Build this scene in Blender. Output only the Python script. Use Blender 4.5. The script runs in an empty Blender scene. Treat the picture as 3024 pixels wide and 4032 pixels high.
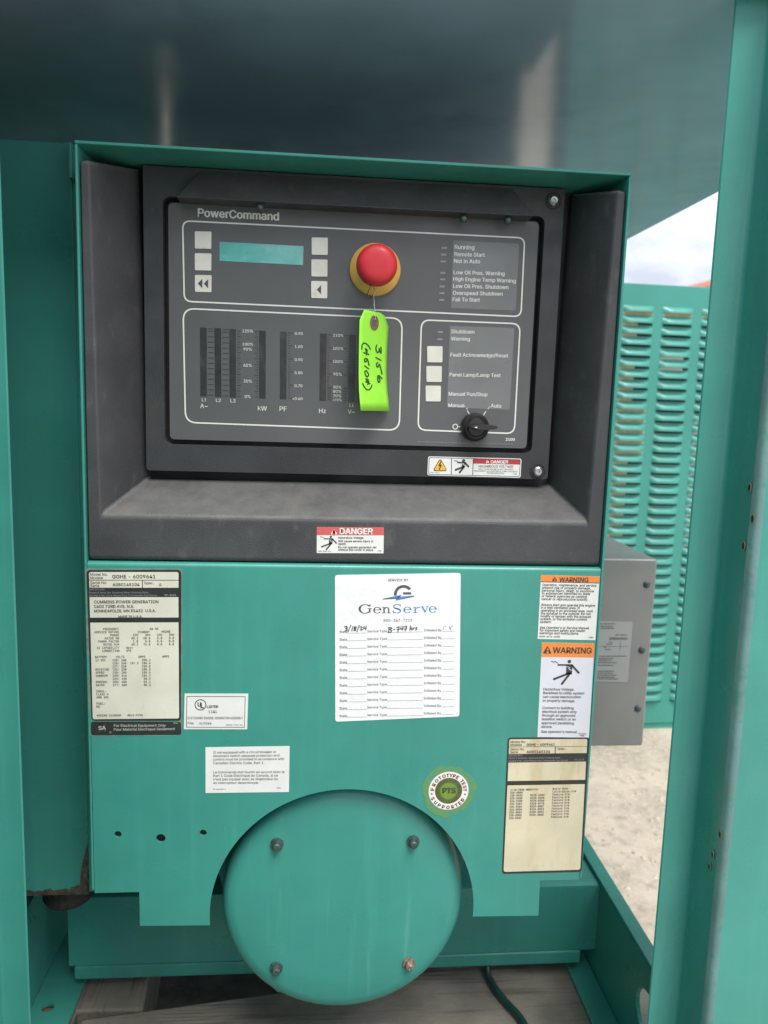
import bpy, bmesh, math, random
from mathutils import Vector, Matrix
from mathutils.geometry import tessellate_polygon
random.seed(7)
R_ = math.radians
SC = bpy.context.scene
COL = SC.collection

# ------------------------------------------------------------------ camera
CAM = Vector((0.0, -0.78, 0.98))
ROT = ((0.9959, -0.0846, 0.0306), (0.0185, -0.1404, -0.9899), (0.0880, 0.9865, -0.1383))  # right, down, forward
FPX = 3061.0                                   # focal length in pixels of a 3024 x 4032 frame
rt, dn, fw = (Vector(r) for r in ROT)
fw.normalize(); rt = (rt - fw * rt.dot(fw)).normalized(); dn = fw.cross(rt)
cam_d = bpy.data.cameras.new('camera')
cam = bpy.data.objects.new('camera', cam_d); COL.objects.link(cam)
m = Matrix.Identity(4)
for i in range(3):
    m[i][0] = rt[i]; m[i][1] = -dn[i]; m[i][2] = -fw[i]; m[i][3] = CAM[i]
cam.matrix_world = m
cam_d.sensor_fit = 'VERTICAL'; cam_d.sensor_height = 36.0
cam_d.lens = FPX / 4032.0 * 36.0
cam_d.clip_start = 0.02; cam_d.clip_end = 500
cam_d.dof.use_dof = True; cam_d.dof.focus_distance = 0.80; cam_d.dof.aperture_fstop = 7.0
SC.camera = cam

# ------------------------------------------------------------------ world: bright cloudy sky
SUN_EL, SUN_AZ = 60.0, 160.0                    # azimuth from +Y towards +X
w = bpy.data.worlds.new('World'); SC.world = w; w.use_nodes = True
nt = w.node_tree; nt.nodes.clear()
def N(tree, typ, **kw):
    n = tree.nodes.new(typ)
    for k, v in kw.items(): setattr(n, k, v)
    return n
sky = N(nt, 'ShaderNodeTexSky', sky_type='NISHITA', sun_disc=False)
sky.sun_elevation = R_(SUN_EL); sky.sun_rotation = R_(SUN_AZ); sky.dust_density = 2.5; sky.air_density = 1.0
tc = N(nt, 'ShaderNodeTexCoord')
mp = N(nt, 'ShaderNodeMapping'); mp.inputs['Scale'].default_value = (1.0, 1.0, 2.2); mp.inputs['Location'].default_value = (3.1, 1.7, .4)
cn = N(nt, 'ShaderNodeTexNoise'); cn.inputs['Scale'].default_value = 3.6; cn.inputs['Detail'].default_value = 6; cn.inputs['Roughness'].default_value = 0.55
cr = N(nt, 'ShaderNodeValToRGB')
cr.color_ramp.elements[0].position = 0.42; cr.color_ramp.elements[0].color = (4.0, 4.2, 4.9, 1)
cr.color_ramp.elements[1].position = 0.70; cr.color_ramp.elements[1].color = (9.2, 9.5, 10.0, 1)
mx = N(nt, 'ShaderNodeMix', data_type='RGBA'); mx.inputs[0].default_value = 0.86
bg = N(nt, 'ShaderNodeBackground'); bg.inputs['Strength'].default_value = 0.075
wo = N(nt, 'ShaderNodeOutputWorld')
L = nt.links.new
L(tc.outputs['Generated'], mp.inputs['Vector']); L(mp.outputs[0], cn.inputs['Vector']); L(cn.outputs[0], cr.inputs[0])
L(sky.outputs[0], mx.inputs[6]); L(cr.outputs[0], mx.inputs[7]); L(mx.outputs[2], bg.inputs[0]); L(bg.outputs[0], wo.inputs[0])

sd = bpy.data.lights.new('sun', 'SUN'); sd.energy = 1.5; sd.angle = R_(32.0); sd.color = (1.0, 0.95, 0.88)
so = bpy.data.objects.new('sun', sd); COL.objects.link(so)
sv = Vector((math.sin(R_(SUN_AZ)) * math.cos(R_(SUN_EL)), math.cos(R_(SUN_AZ)) * math.cos(R_(SUN_EL)), math.sin(R_(SUN_EL))))
so.rotation_euler = sv.to_track_quat('Z', 'Y').to_euler(); so.location = sv * 20

vs = SC.view_settings
vs.view_transform = 'Standard'; vs.look = 'None'; vs.gamma = 1; vs.use_curve_mapping = False
vs.exposure = 1.38
SC.render.engine = 'CYCLES'
SC.cycles.use_denoising = True
SC.cycles.denoising_prefilter = 'ACCURATE'
SC.cycles.adaptive_threshold = 0.006
SC.cycles.max_bounces = 10

# ------------------------------------------------------------------ helpers
def at(px, py, Y=None, Z=None, X=None):
    """the point of a real plane (Y, Z or X = const) seen at that place of the 3024 x 4032 photograph"""
    r = rt * ((px - 1512) / FPX) + dn * ((py - 2016) / FPX) + fw
    if Y is not None: t = (Y - CAM.y) / r.y
    elif Z is not None: t = (Z - CAM.z) / r.z
    else: t = (X - CAM.x) / r.x
    return CAM + r * t
def crop(ox, oy, s):
    return lambda x, y: (ox + x / s, oy + y / s)
ZA = crop(600, 700, 1.659);  ZB = crop(1350, 800, 1.659); ZC = crop(600, 1180, 1.659); ZD = crop(1350, 1200, 1.659)
ZE = crop(300, 2200, 2.0738); ZF = crop(1200, 2200, 2.37); ZG = crop(2000, 2200, 2.37); ZH = crop(1600, 2850, 2.0738)
ZI = crop(700, 2700, 2.765); ZJ = crop(1900, 2800, 2.765); ZK = crop(1200, 2000, 4.608); ZL = crop(300, 1700, 2.183)
ZN = crop(240, 500, 2.183); ZO = crop(1800, 600, 2.183); ZQ = crop(1800, 1650, 2.183); ZT = crop(1380, 1220, 5.267); ZES = crop(1360, 920, 5.925)
ZKN = crop(1780, 1560, 6.38); ZV = crop(1240, 2270, 2.765); ZS = crop(1640, 2980, 5.925); Z0 = crop(0, 3200, 1.659); Z3 = crop(1900, 3200, 1.476)
ZR = crop(2600, 1800, 3.913); SRC = crop(0, 0, 1.0)
def P2(Zf, x, y, Y):
    v = at(*Zf(x, y), Y=Y); return (v.x, v.z)

def thing(name, label, cat, loc, group=None, kind=None):
    o = bpy.data.objects.new(name, None); COL.objects.link(o); o.location = loc; o.empty_display_size = 0.05
    o['label'] = label; o['category'] = cat
    if group: o['group'] = group
    if kind: o['kind'] = kind
    return o
def adopt(o, parent):
    o.parent = parent
    if parent.type == 'EMPTY':
        o.matrix_parent_inverse = (Matrix.Translation(parent.location) @ parent.rotation_euler.to_matrix().to_4x4()).inverted()
def link(name, me, mat, parent=None, label=None, smooth=None, bevel=None, seg=2):
    if mat is not None and len(me.materials) == 0: me.materials.append(mat)
    o = bpy.data.objects.new(name, me); COL.objects.link(o)
    if parent is not None: adopt(o, parent)
    if label: o['label'] = label
    if smooth is not None:
        for p in me.polygons: p.use_smooth = True
        me.set_sharp_from_angle(angle=R_(smooth))
    if bevel:
        b = o.modifiers.new('bevel', 'BEVEL'); b.width = bevel; b.segments = seg; b.limit_method = 'ANGLE'; b.angle_limit = R_(35)
        b.harden_normals = True
        for p in me.polygons: p.use_smooth = True
        me.set_sharp_from_angle(angle=R_(50))
    return o
def mesh_from(name, vs_, fs_, recalc=True):
    me = bpy.data.meshes.new(name); me.from_pydata([tuple(v) for v in vs_], [], fs_)
    if recalc:
        bm = bmesh.new(); bm.from_mesh(me); bmesh.ops.remove_doubles(bm, verts=bm.verts, dist=1e-7)
        bmesh.ops.recalc_face_normals(bm, faces=bm.faces); bm.to_mesh(me); bm.free()
    me.update(); return me
class MB:
    def __init__(s): s.v = []; s.f = []
    def add(s, v, f):
        o = len(s.v); s.v += [tuple(q) for q in v]; s.f += [tuple(i + o for i in t) for t in f]; return s
    def box(s, x0, x1, y0, y1, z0, z1):
        return s.add([(x, y, z) for x in (x0, x1) for y in (y0, y1) for z in (z0, z1)],
                     [(0, 1, 3, 2), (4, 6, 7, 5), (0, 4, 5, 1), (2, 3, 7, 6), (0, 2, 6, 4), (1, 5, 7, 3)])
    def prism(s, poly, y0, y1, holes=()):
        loops = [list(poly)] + [list(h) for h in holes]
        tri = tessellate_polygon([[Vector((x, z, 0)) for x, z in l] for l in loops])
        flat = [p for l in loops for p in l]; n = len(flat)
        v = [(x, y0, z) for x, z in flat] + [(x, y1, z) for x, z in flat]
        f = [tuple(t) for t in tri] + [tuple(i + n for i in reversed(t)) for t in tri]
        k = 0
        for l in loops:
            c = len(l)
            for i in range(c): f.append((k + i, k + (i + 1) % c, n + k + (i + 1) % c, n + k + i))
            k += c
        return s.add(v, f)
    def lathe(s, prof, cx, cz, seg=40):
        v = []; f = []; n = len(prof)
        for i in range(seg):
            a = 2 * math.pi * i / seg
            for r, y in prof: v.append((cx + r * math.cos(a), y, cz + r * math.sin(a)))
        for i in range(seg):
            for j in range(n - 1):
                a, b = i * n + j, ((i + 1) % seg) * n + j
                f.append((a, b, b + 1, a + 1))
        return s.add(v, f)
    def tube(s, pts, r, seg=8):
        pts = [Vector(p) for p in pts]; v = []; f = []; n = len(pts)
        up = Vector((0.13, 0.9, 0.3))
        for i, p in enumerate(pts):
            d = (pts[min(i + 1, n - 1)] - pts[max(i - 1, 0)]).normalized()
            a = d.cross(up).normalized(); b = d.cross(a)
            for k in range(seg):
                t = 2 * math.pi * k / seg; v.append(p + (a * math.cos(t) + b * math.sin(t)) * r)
        for i in range(n - 1):
            for k in range(seg):
                f.append((i * seg + k, i * seg + (k + 1) % seg, (i + 1) * seg + (k + 1) % seg, (i + 1) * seg + k))
        f.append(tuple(range(seg))); f.append(tuple((n - 1) * seg + k for k in reversed(range(seg))))
        return s.add(v, f)
    def ob(s, name, mat, parent=None, **kw):
        return link(name, mesh_from(name, s.v, s.f), mat, parent, **kw)
def rnd(poly, r, seg=5):
    """round the corners of a polygon; r is one radius or one per corner"""
    out = []; n = len(poly); rs = r if isinstance(r, (list, tuple)) else [r] * n
    for i in range(n):
        p = Vector(poly[i]); a = Vector(poly[i - 1]) - p; b = Vector(poly[(i + 1) % n]) - p
        q = rs[i]
        if q <= 0: out.append(tuple(p)); continue
        an = a.normalized(); bn = b.normalized()
        h = math.acos(max(-1, min(1, an.dot(bn)))) / 2
        d = min(q / math.tan(h), a.length * .49, b.length * .49)
        s0 = p + an * d; s1 = p + bn * d
        for k in range(seg + 1):
            t = k / seg; out.append(tuple(s0.lerp(p, t).lerp(p.lerp(s1, t), t)))
    return out
def rect(x0, x1, z0, z1): return [(x0, z0), (x1, z0), (x1, z1), (x0, z1)]
def disc(cx, cz, r, n=32, rz=None, a0=0):
    return [(cx + r * math.cos(a0 + 2 * math.pi * i / n), cz + (rz or r) * math.sin(a0 + 2 * math.pi * i / n)) for i in range(n)]
def quad(Zf, pts, Y): return [P2(Zf, x, y, Y) for x, y in pts]
def inset(poly, d):
    """offset a convex polygon inwards (either winding)"""
    n = len(poly); ar = sum(poly[i][0] * poly[(i + 1) % n][1] - poly[(i + 1) % n][0] * poly[i][1] for i in range(n))
    sg = 1 if ar > 0 else -1; out = []
    for i in range(n):
        p = Vector(poly[i]); a = (p - Vector(poly[i - 1])).normalized(); b = (Vector(poly[(i + 1) % n]) - p).normalized()
        na = Vector((-a.y, a.x)) * sg; nb = Vector((-b.y, b.x)) * sg
        q = (na + nb); q = q / max(1e-6, (1 + na.dot(nb)))
        out.append(tuple(p + q * d))
    return out
def stroke(pts, wd, cap=True):
    """a flat band along a 2D polyline -> list of polygons"""
    out = []
    for i in range(len(pts) - 1):
        a = Vector(pts[i]); b = Vector(pts[i + 1]); d = (b - a)
        if d.length < 1e-7: continue
        d.normalize(); n = Vector((-d.y, d.x)) * wd / 2
        out.append([tuple(a + n), tuple(b + n), tuple(b - n), tuple(a - n)])
    if cap:
        for p in pts: out.append(disc(p[0], p[1], wd / 2, 8))
    return out

# ------------------------------------------------------------------ materials
MATS = {}
def pmat(name, col, rough=.5, metal=0., var=.08, vscale=9., bump=0., bscale=300., spec=.5, coat=0., layers=(), rvar=.12, streak=0., fine=0., coat_rough=.1, dust_light=None):
    """layers: (colour, noise scale xyz, low, high, strength) laid over the base in order"""
    if name in MATS: return MATS[name]
    mt = bpy.data.materials.new(name); mt.use_nodes = True; t = mt.node_tree; t.nodes.clear(); l = t.links.new
    out = N(t, 'ShaderNodeOutputMaterial'); bs = N(t, 'ShaderNodeBsdfPrincipled'); l(bs.outputs[0], out.inputs[0])
    g = N(t, 'ShaderNodeNewGeometry')
    def noise(scale, detail=4, rough_=.55):
        mpn = N(t, 'ShaderNodeMapping'); sc = scale if isinstance(scale, tuple) else (scale,) * 3
        mpn.inputs['Scale'].default_value = sc; l(g.outputs['Position'], mpn.inputs['Vector'])
        n = N(t, 'ShaderNodeTexNoise'); n.inputs['Scale'].default_value = 1; n.inputs['Detail'].default_value = detail; n.inputs['Roughness'].default_value = rough_
        l(mpn.outputs[0], n.inputs['Vector']); return n.outputs[0]
    def mixc(fac, a, b):
        mm = N(t, 'ShaderNodeMix', data_type='RGBA')
        if isinstance(fac, float): mm.inputs[0].default_value = fac
        else: l(fac, mm.inputs[0])
        for s_, q in ((6, a), (7, b)):
            if isinstance(q, tuple): mm.inputs[s_].default_value = (*q, 1)
            else: l(q, mm.inputs[s_])
        return mm.outputs[2]
    def ramp(v, lo, hi, a=0., b=1.):
        mr = N(t, 'ShaderNodeMapRange'); mr.interpolation_type = 'SMOOTHSTEP'
        mr.inputs[1].default_value = lo; mr.inputs[2].default_value = hi; mr.inputs[3].default_value = a; mr.inputs[4].default_value = b
        l(v, mr.inputs[0]); return mr.outputs[0]
    n1 = noise(vscale)
    c = mixc(ramp(n1, .3, .7), tuple(q * (1 - var) for q in col), tuple(q * (1 + var) for q in col))
    if fine:
        c = mixc(ramp(noise(420., 3), .35, .65, 0., 1.), c, mixc(.0 + fine, c, tuple(min(1, q * 1.9 + .01) for q in col)))
    if streak:
        c = mixc(ramp(noise((70., 70., 3.5)), .5, .75, 0., streak), c, tuple(min(1, q * 1.5 + .03) for q in col))
    for (c2, sc2, lo, hi, st) in layers:
        c = mixc(ramp(noise(sc2, 6, .62), lo, hi, 0., st), c, c2)
    if dust_light:                                    # upward faces paler: dusty, with top light put into the colour
        sx = N(t, 'ShaderNodeSeparateXYZ'); l(g.outputs['True Normal'], sx.inputs[0])
        mu = N(t, 'ShaderNodeMath', operation='MULTIPLY'); l(ramp(sx.outputs[2], .15, .75), mu.inputs[0]); l(ramp(noise(26., 9, .72), .28, .68, .35, .80), mu.inputs[1])
        c = mixc(mu.outputs[0], c, dust_light)
    l(c, bs.inputs['Base Color'])
    l(ramp(noise(vscale * 2.3), .25, .75, max(.02, rough - rvar), min(1., rough + rvar)), bs.inputs['Roughness'])
    bs.inputs['Metallic'].default_value = metal
    bs.inputs['Specular IOR Level'].default_value = spec
    bs.inputs['Coat Weight'].default_value = coat; bs.inputs['Coat Roughness'].default_value = coat_rough
    if bump:
        b = N(t, 'ShaderNodeBump'); b.inputs['Strength'].default_value = bump; b.inputs['Distance'].default_value = .002
        l(noise(bscale, 3), b.inputs['Height']); l(b.outputs[0], bs.inputs['Normal'])
    MATS[name] = mt; return mt
GREEN = (.050, .288, .240)
RUST = (.10, .055, .03)
paint = pmat('green_paint', GREEN, rough=.34, var=.07, vscale=7., bump=.05, bscale=420., spec=.5, streak=.14,
             layers=(((.032, .225, .185), 3.6, .48, .78, .5), ((.12, .33, .29), (12., 12., 5.), .55, .78, .25), ((.16, .40, .34), 190., .72, .78, .45), ((.15, .42, .36), (220., 220., 9.), .68, .77, .4), ((.04, .11, .09), 130., .75, .80, .5)))
paint_cov = pmat('green_paint_streaked', GREEN, rough=.36, var=.09, vscale=5., bump=.05, bscale=420., streak=.16,
                 layers=(((.036, .235, .195), 4.5, .50, .78, .55), ((.17, .40, .35), (95., 95., 6.), .56, .74, .30), ((.15, .38, .33), 240., .72, .78, .5), ((.03, .10, .085), 110., .74, .79, .5)))
paint_worn = pmat('green_paint_worn', GREEN, rough=.40, var=.10, vscale=9., bump=.05, bscale=380., streak=.14,
                  layers=((RUST, (26., 26., 14.), .66, .76, .5), ((.2, .33, .29), 120., .70, .78, .5)))
paint_dark = pmat('green_paint_inner_parts', GREEN, rough=.36, var=.10, vscale=6., bump=.05, bscale=350., streak=.08)
paint_far = pmat('green_paint_louvers', GREEN, rough=.38, var=.06, vscale=6., bump=.03)
ceil_m = pmat('roof_underside_haze', (.33, .43, .56), rough=.15, var=.16, vscale=3., bump=.006, bscale=35., spec=.6, rvar=.04,  # pale blue base stands in for veiling haze on a dark roof
              layers=(((.16, .23, .30), 5.5, .50, .78, .6), ((.40, .42, .42), (30., 4., 30.), .62, .80, .25)))
plastic = pmat('weathered_black_plastic', (.060, .062, .068), rough=.52, var=.16, vscale=14., bump=.30, bscale=900., spec=.45,
               dust_light=(.165, .165, .16),
               layers=(((.115, .115, .12), (60., 60., 30.), .56, .74, .55), ((.20, .20, .20), 900., .70, .78, .5)))
plastic_in = pmat('black_plastic_frame', (.040, .042, .048), rough=.5, var=.14, vscale=16., bump=.18, bscale=900., spec=.45,
                  layers=(((.085, .085, .09), (80., 80., 40.), .60, .78, .5),))
plastic_dk = pmat('black_plastic_gap', (.014, .015, .017), rough=.6, var=.1)
visor_m = pmat('dusty_black_visor', (.062, .063, .068), rough=.6, var=.14, vscale=20., bump=.3, bscale=700., spec=.4,
               layers=(((.11, .11, .112), (130., 130., 60.), .52, .72, .35), ((.07, .07, .07), 420., .5, .7, .4)))
face_m = pmat('grey_faceplate_film', (.112, .115, .121), rough=.42, var=.06, vscale=9., bump=.04, bscale=900., spec=.45,
              layers=(((.045, .045, .048), (170., 170., 210.), .70, .76, .55), ((.17, .17, .17), (14., 14., 300.), .74, .80, .5)))
legend_m = pmat('grey_legend_film', (.185, .190, .200), rough=.36, var=.08, vscale=16., spec=.5)
print_w = pmat('white_print', (.82, .82, .78), rough=.5, var=.05)
print_g = pmat('grey_print', (.30, .30, .30), rough=.5, var=.05)
print_k = pmat('dark_print', (.045, .047, .052), rough=.5, var=.1)
print_soft = pmat('faded_dark_print', (.13, .13, .125), rough=.6, var=.12, vscale=60.)
bar_m = pmat('meter_bar_dark', (.030, .031, .033), rough=.35, var=.2, vscale=30., layers=(((.08, .08, .078), (90., 90., 34.), .52, .72, .6),))
tick_m = pmat('tick_print', (.028, .029, .031), rough=.5)
button_m = pmat('cream_membrane_button', (.77, .75, .68), rough=.45, var=.06, vscale=60., layers=(((.50, .48, .41), 150., .56, .74, .45),), bump=.06, bscale=300.)
lcd_m = pmat('teal_lcd', (.13, .46, .43), rough=.10, var=.18, vscale=22., spec=.6, coat=.6,
             layers=(((.26, .56, .54), (60., 60., 90.), .48, .70, .5), ((.05, .26, .25), (260., 260., 300.), .60, .70, .45)))
red_m = pmat('red_plastic', (.62, .028, .042), rough=.42, var=.06, vscale=60., spec=.45, bump=.03)
yellow_m = pmat('yellow_plastic', (.88, .52, .12), rough=.45, var=.06, vscale=60.)
blackp = pmat('black_knob_plastic', (.018, .019, .021), rough=.38, var=.2, vscale=60., spec=.5)
white_st = pmat('white_vinyl', (.80, .80, .78), rough=.38, var=.03, vscale=40., bump=.05, bscale=90., layers=(((.62, .61, .57), 70., .58, .74, .25),))
white_paper = pmat('white_service_sticker', (.87, .87, .89), rough=.30, var=.02, vscale=25., bump=.55, bscale=42., spec=.5)
white_lav = pmat('bluish_white_vinyl', (.70, .71, .78), rough=.36, var=.03, vscale=30.)
cream_l = pmat('cream_nameplate_foil', (.72, .70, .60), rough=.34, var=.06, vscale=24., spec=.5,
               layers=(((.47, .43, .31), (38., 38., 15.), .56, .76, .4), ((.30, .31, .27), 75., .68, .76, .5)))
cream_r = pmat('yellowed_nameplate_foil', (.68, .62, .45), rough=.34, var=.07, vscale=18., spec=.5,
               layers=(((.50, .38, .19), (34., 34., 9.), .50, .72, .55), ((.36, .27, .14), 60., .66, .75, .3)))
plate_k = pmat('nameplate_black', (.030, .033, .033), rough=.4, var=.15, vscale=40.)
orange_m = pmat('warning_orange', (.86, .27, .055), rough=.42, var=.04, vscale=40.)
dred_m = pmat('danger_red', (.50, .035, .04), rough=.42, var=.05, vscale=40.)
dred2_m = pmat('danger_red_faded', (.62, .12, .12), rough=.42, var=.05, vscale=40.)
yel_sign = pmat('sign_yellow', (.85, .50, .04), rough=.42)
steel = pmat('zinc_screw', (.45, .45, .44), rough=.32, metal=.9, var=.15, vscale=300.)
bolt_m = pmat('dull_green_bolt', (.075, .115, .11), rough=.45, metal=.5, var=.3, vscale=300., layers=(((.22, .20, .17), 420., .54, .66, .6),))
bolt_r = pmat('rusted_bolt', (.24, .17, .13), rough=.6, metal=.4, var=.4, vscale=300., layers=(((.55, .52, .48), 500., .55, .65, .8),))
tag_m = pmat('fluorescent_green_card', (.36, .90, .065), rough=.6, var=.04, vscale=60., bump=.06, bscale=700.)
tag_edge = pmat('eyelet_fibre', (.21, .13, .095), rough=.7, var=.12, vscale=200.)
ink_m = pmat('green_black_ink', (.018, .085, .018), rough=.5, var=.2, vscale=300.)
pencil = pmat('grey_handwriting', (.20, .20, .23), rough=.6, var=.4, vscale=250.)
wire_m = pmat('tie_wire', (.72, .72, .70), rough=.25, metal=.85)
wire_d = pmat('tie_wire_dull', (.16, .14, .11), rough=.5, metal=.6)
gs_grey = pmat('logo_grey', (.085, .088, .095), rough=.5); gs_blue = pmat('logo_blue', (.085, .26, .66), rough=.5)
seal_olive = pmat('seal_olive', (.17, .29, .055), rough=.5, var=.1, vscale=120.)
seal_dark = pmat('seal_ray_brown', (.085, .085, .035), rough=.5, var=.2, vscale=200.)
seal_red = pmat('seal_maroon', (.26, .035, .045), rough=.5, var=.2, vscale=300.)
seal_halo = pmat('seal_faded_film', GREEN, rough=.34, layers=(((.15, .29, .085), 110., .30, .55, .8),))
box_m = pmat('brushed_grey_cabinet', (.27, .28, .275), rough=.42, metal=.35, var=.07, vscale=10., bump=.04, bscale=(40.), streak=.1)
label_g = pmat('grey_cabinet_label', (.37, .39, .39), rough=.5, var=.05)
rubber = pmat('black_rubber', (.022, .022, .022), rough=.7, var=.3, vscale=80., layers=((RUST, 90., .55, .7, .5),))
hose_m = pmat('dark_green_cable', (.010, .045, .036), rough=.42, var=.2, vscale=60.)
conc = pmat('dirty_concrete', (.095, .092, .084), rough=.85, var=.3, vscale=20., bump=.6, bscale=120., layers=(((.17, .165, .145), 160., .56, .7, .6),))
tan_m = pmat('tan_slot_view', (.56, .42, .24), rough=.7, var=.15, vscale=60.)  # tan drawn in louvre slots for the bright ground seen through
slot_m = pmat('dark_slot', (.012, .045, .038), rough=.8)
pale_m = pmat('pale_slot_view', (.62, .64, .63), rough=.5)  # stands in for bright things seen through the louvre slots
roof_t = pmat('orange_roof_sheet', (.55, .24, .165), rough=.6, var=.1)
wall_t = pmat('pale_wall', (.60, .58, .53), rough=.8, var=.08)
dirt_rust = pmat('rusty_edge', (.062, .050, .037), rough=.85, var=.4, vscale=120., bump=.6, bscale=500., layers=(((.03, .17, .13), 150., .56, .66, .8),))
rim_m = pmat('pale_rust_rim', (.30, .25, .15), rough=.8, var=.3, vscale=300.)
chalk_sky = pmat('sealant_sky_grey', (.15, .28, .265), rough=.55, var=.12, vscale=30., bump=.15, bscale=200., layers=(((.05, .24, .19), 60., .52, .66, .6),))  # weathered grey with the sky's reflection put into the colour
gravel_m = pmat('pale_gravel', (.47, .41, .335), rough=.9, var=.20, vscale=5., bump=.8, bscale=90.,
                layers=(((.58, .52, .44), 60., .45, .66, .7), ((.26, .22, .175), 26., .48, .72, .6)))
stone_m = pmat('pebble_stone', (.52, .45, .37), rough=.9, var=.18, vscale=25.)
wood_m = pmat('grey_weathered_timber', (.215, .195, .165), rough=.82, var=.22, vscale=(5., 90., 90.) and 12., bump=.5, bscale=160.,
              layers=(((.10, .09, .075), (6., 160., 160.), .52, .66, .75), ((.30, .28, .24), (4., 90., 90.), .56, .72, .6), ((.06, .052, .045), 16., .66, .76, .5)))
wood_d = pmat('grey_weathered_timber_crosswise', (.185, .17, .145), rough=.82, var=.22, vscale=12., bump=.5, bscale=160.,
              layers=(((.08, .072, .06), (160., 6., 160.), .52, .66, .75), ((.26, .24, .2), (90., 4., 90.), .56, .72, .6)))

# ------------------------------------------------------------------ printing (lettering is flat geometry laid on its sticker)
JOBS = []                                       # text waiting for one evaluation pass
INK = {}                                        # (parent, name, material) -> MB
def ink(parent, mat, name='lettering'):
    k = (parent, name, mat.name)
    if k not in INK: INK[k] = (MB(), parent, name, mat)
    return INK[k][0]
def T(parent, mat, txt, Zf, a, b, Y, bold=0., h=None, ys=1., lift=.0005, name='lettering'):
    """text from baseline point a to baseline point b (crop pixels) on plane Y"""
    JOBS.append((ink(parent, mat, name), txt, P2(Zf, *a, Y), P2(Zf, *b, Y), Y - lift, bold, ys, None))
def TC(parent, mat, ch, c, ang, h, Y, bold=0., lift=.0005, name='lettering'):
    JOBS.append((ink(parent, mat, name), ch, c, (math.cos(ang), math.sin(ang)), Y - lift, bold, 1., h))
def area(parent, mat, poly, Y, holes=(), lift=.0004, name='print', th=.0001):
    ink(parent, mat, name).prism(poly, Y - lift, Y - lift + th, holes)
def lines(parent, mat, polys, Y, lift=.0005, name='print'):
    mb = ink(parent, mat, name)
    for p in polys: mb.add([(x, Y - lift, z) for x, z in p], [tuple(range(len(p)))])
def ring(poly, wd): return poly, inset(poly, wd)
def sticker(parent, name, mat, Zf, pts, Y, r=0., label=None, th=.0003):
    mb = MB(); q = quad(Zf, pts, Y)
    mb.prism(rnd(q, r, 5) if r else q, Y - th, Y + .0002)
    return mb.ob(name, mat, parent, label=label)
def falling_man(st, mat, white, f, Y, k):
    """the falling-man pictogram; f maps pictogram units to crop points, k = width scale in metres"""
    pl = []
    pl += stroke([f(468, 989), f(560, 990)], 15 * k) + stroke([f(598, 994), f(658, 1062)], 19 * k)
    pl += stroke([f(566, 1068), f(428, 1122)], 20 * k) + stroke([f(578, 1068), f(502, 1166)], 21 * k)
    pl.append([f(545, 983), f(602, 983), f(596, 1076), f(541, 1076)])
    c = f(572, 957); pl.append(disc(c[0], c[1], 17.5 * k, 16))
    pl += stroke([f(404, 955), f(425, 963), f(442, 957), f(466, 974)], 6 * k)
    lines(st, mat, pl, Y, lift=.0006, name='pictogram')
    lines(st, white, stroke([f(546, 1002), f(578, 1014), f(562, 1024), f(592, 1040)], 6 * k, cap=False) , Y, lift=.0008, name='flash_mark')
def man_map(Zf, Y, bx):
    x0, y0, x1, y1 = bx
    return lambda u, v: P2(Zf, x0 + (u - 404) / 266 * (x1 - x0), y0 + (v - 940) / 236 * (y1 - y0), Y)
def alert(st, mat, mark, Zf, a, b, c, Y):
    tri = rnd(quad(Zf, (a, b, c), Y), .0008, 3)
    area(st, mat, tri, Y, lift=.0006, name='alert_triangle')
    ax, ay = a; by = (b[1] + c[1]) / 2; hh = by - ay
    lines(st, mark, stroke([P2(Zf, ax, ay + .36 * hh, Y), P2(Zf, ax, ay + .68 * hh, Y)], .0016 * hh / 70, cap=True) +
          [disc(*P2(Zf, ax, ay + .86 * hh, Y), .0011 * hh / 70, 8)], Y, lift=.0008, name='exclamation_mark')

# ================================================================== SETTING
g = MB(); gx, gy = 60, 90
g.add([(-gx, -40, 0), (gx, -40, 0), (gx, gy, 0), (-gx, gy, 0)], [(0, 1, 2, 3)])
gr = g.ob('ground', gravel_m); gr['kind'] = 'structure'
pb = MB(); rr = random.Random(3)
for i in range(900):
    x = rr.uniform(.48, 1.5); y = rr.uniform(.35, 1.42); s = rr.choice((.003, .003, .004, .004, .005, .007)) * rr.uniform(.7, 1.3)
    a = rr.uniform(0, 6.28); vv = []
    for k, (rad, zz) in enumerate(((1., .0), (.8, .35), (.0, .5))):
        if rad == 0: vv.append((x, y, s * zz)); continue
        for q in range(5):
            t = a + q * 1.2566; rj = s * rad * rr.uniform(.75, 1.2); vv.append((x + rj * math.cos(t), y + rj * .8 * math.sin(t), s * zz * rr.uniform(.8, 1.2)))
    ff = [(q, (q + 1) % 5, 5 + (q + 1) % 5, 5 + q) for q in range(5)] + [(5 + q, 5 + (q + 1) % 5, 10) for q in range(5)]
    pb.add(vv, ff)
po = pb.ob('gravel', stone_m); po['kind'] = 'stuff'; po['label'] = 'loose pale pebbles strewn over the sunny gravel yard'; po['category'] = 'gravel'

# ================================================================== GENERATOR ENCLOSURE (roof, end posts, side walls)
enc = thing('generator_enclosure', 'green sheet metal enclosure with door posts and low glossy roof around the generator', 'enclosure', (.04, -.1, 0))
RZ = 1.34; RX0, RX1 = -.57, .648
MB().box(RX0, RX1, -.10, 2.70, RZ, RZ + .004).ob('roof', ceil_m, enc, label='dark glossy underside of the enclosure roof')
MB().box(RX1 - .0035, RX1 + .0005, -.10, 2.70, RZ + .0045, RZ + .05).ob('roof_edge', paint, enc)
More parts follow.
